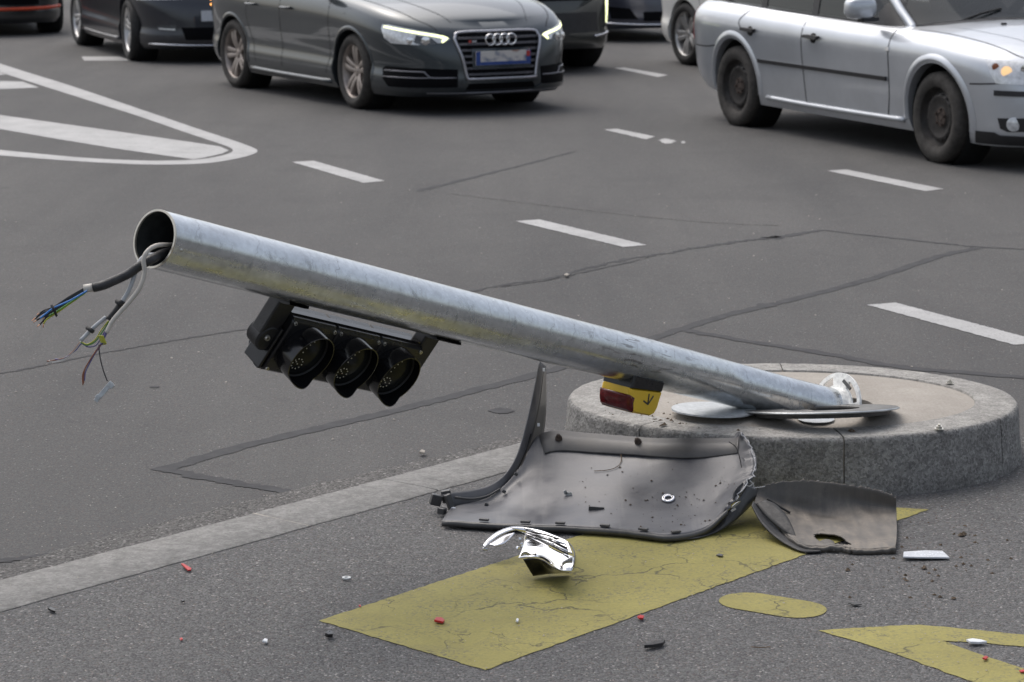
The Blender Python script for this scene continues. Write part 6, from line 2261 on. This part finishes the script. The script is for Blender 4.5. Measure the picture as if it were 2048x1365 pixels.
B.patch('lower_grille', [(-0.42, 0.25), (0.42, 0.25), (0.46, 0.38), (-0.46, 0.38)], FRONT, M['grille'], carL, 0.005, 0.02)
B.tube('lip_edge', [(-0.75, 0.205), (-0.4, 0.195), (0, 0.19), (0.4, 0.195), (0.75, 0.205)], 0.012, FRONT, M['chrome_soft'], carL, 0.004, 5)
xp = B.hit(FRONT, 0, 0.5).x
MB().box((xp + 0.012, 0, 0.50), (0.01, 0.52, 0.11)).build('number_plate', M['frost'], carL)

# dark car with upright light strips
carS, B, GBd = far_car('dark_suv', 'dark grey-green car with an upright lit lamp strip, half hidden by the grey saloon', dict(W=0.93, Rw=0.355, rim=0.25, arch=0.385, nf=6.5, mf=2.6,
                       bz=[0.34, 0.28, 0.22, 0.22, 0.22, 0.24], sz=[1.12, 1.14, 1.12, 1.10, 1.08, 1.05, 1.0, 0.95, 0.87]), (-0.62, 27.25), -60.5, M['paint_umber'], W4('silver'))
for s in (-1, 1):
    fr = diag(s, 30)
    a = (B.hit(FRONT, s * 0.66, 0.70) - fr[0]).dot(fr[1])
    lb = B.patch('lamp_housing', [(a - 0.02, 0.44), (a + 0.09, 0.44), (a + 0.16, 0.88), (a - 0.06, 0.88)], fr, M['trim'], carS, 0.006, 0.02, 0.04)
    B.patch('light_strip', [(a + 0.02, 0.48), (a + 0.075, 0.48), (a + 0.085, 0.70), (a + 0.11, 0.86), (a + 0.03, 0.86), (a + 0.0, 0.68)], fr, M['drl'], lb, 0.012, 0.01, 0.04)
    B.tube('bumper_trim', [(a - 0.25, 0.36), (a - 0.1, 0.37), (a + 0.06, 0.385)], 0.012, fr, M['chrome_soft'], carS, 0.006)
B.patch('grille', [(-0.42, 0.72), (0.42, 0.72), (0.48, 0.88), (-0.48, 0.88)], FRONT, M['grille'], carS, 0.006, 0.02)
B.patch('lower_grille', [(-0.52, 0.40), (0.52, 0.40), (0.50, 0.60), (-0.50, 0.60)], FRONT, M['trim'], carS, 0.005, 0.02)

# slate blue saloon behind
carD, B, GBd = far_car('slate_saloon', 'slate blue saloon seen between the dark car and the cream white car', dict(nf=7), (0.86, 32.2), -62, M['paint_slate'], W4('silver'))
lamp_pair(B, carD, 0.45, 0.84, 0.66, 0.76, M['lamp_clear'], 30)
for s in (-1, 1):
    fr = diag(s, 25)
    a = (B.hit(FRONT, s * 0.42, 0.32) - fr[0]).dot(fr[1])
    B.patch('air_intake', [(a, 0.27), (a + 0.32, 0.28), (a + 0.36, 0.42), (a + 0.10, 0.40)], fr, M['grille'], carD, 0.005, 0.02, 0.04)
B.tube('lip_edge', [(-0.75, 0.225), (-0.4, 0.21), (0, 0.205), (0.4, 0.21), (0.75, 0.225)], 0.014, FRONT, M['chrome_soft'], carD, 0.004, 5)
B.patch('lower_grille', [(-0.36, 0.25), (0.36, 0.25), (0.36, 0.36), (-0.36, 0.36)], FRONT, M['grille'], carD, 0.005, 0.02)

# cream white car behind the estate
carW, B, GBd = far_car('white_hatchback', 'cream white car with silver wheel, mostly hidden behind the silver estate', dict(Lr=2.12, Rw=0.325, rim=0.235, arch=0.36, nr=14, mr=4.5), (3.12, 25.67), -66.0, M['paint_white'], W4('silver'))
for s in (-1, 1):
    fr2 = RIGHT if s < 0 else LEFT
    B.stroke('door_gap', [(-0.86, 0.90), (-0.96, 0.72), (-0.80, 0.28)], 0.008, fr2, M['gap'], carW)
    B.patch('tail_lamp', [(-2.02, 0.74), (-1.82, 0.78), (-1.80, 0.88), (-2.03, 0.90)], fr2, M['red_lamp'], carW, 0.003, 0.01)
B.patch('rear_skirt', [(-0.7, 0.30), (0.7, 0.30), (0.66, 0.42), (-0.66, 0.42)], REAR, M['trim'], carW, 0.004, 0.02, 0.06)

# black car with a red stripe at the left edge
carK, B, GBd = far_car('black_hatchback', 'black car with an orange-red bumper stripe at the left picture edge', dict(nf=7.5, Lf=2.1), (-6.95, 33.2), -71, M['paint_black'], W4('single'))
B.tube('red_stripe', [(-0.78, 0.345), (-0.5, 0.335), (0, 0.33), (0.5, 0.335), (0.78, 0.345)], 0.022, FRONT, M['orange_red'], carK, 0.004, 5)
for s in (-1, 1):
    fr = diag(s, 55)
    a = (B.hit(FRONT, s * 0.78, 0.345) - fr[0]).dot(fr[1])
    B.tube('red_stripe', [(a - 0.05, 0.342), (a + 0.10, 0.35), (a + 0.22, 0.365)], 0.022, fr, M['orange_red'], carK, 0.004, 4)
lamp_pair(B, carK, 0.45, 0.84, 0.66, 0.76, M['lamp_clear'], 30)
B.patch('lower_grille', [(-0.5, 0.38), (0.5, 0.38), (0.5, 0.46), (-0.5, 0.46)], FRONT, M['grille'], carK, 0.005, 0.02)
xp = B.hit(FRONT, 0, 0.55).x
MB().box((xp + 0.012, 0, 0.54), (0.01, 0.52, 0.11)).build('number_plate', M['white_pl'], carK)
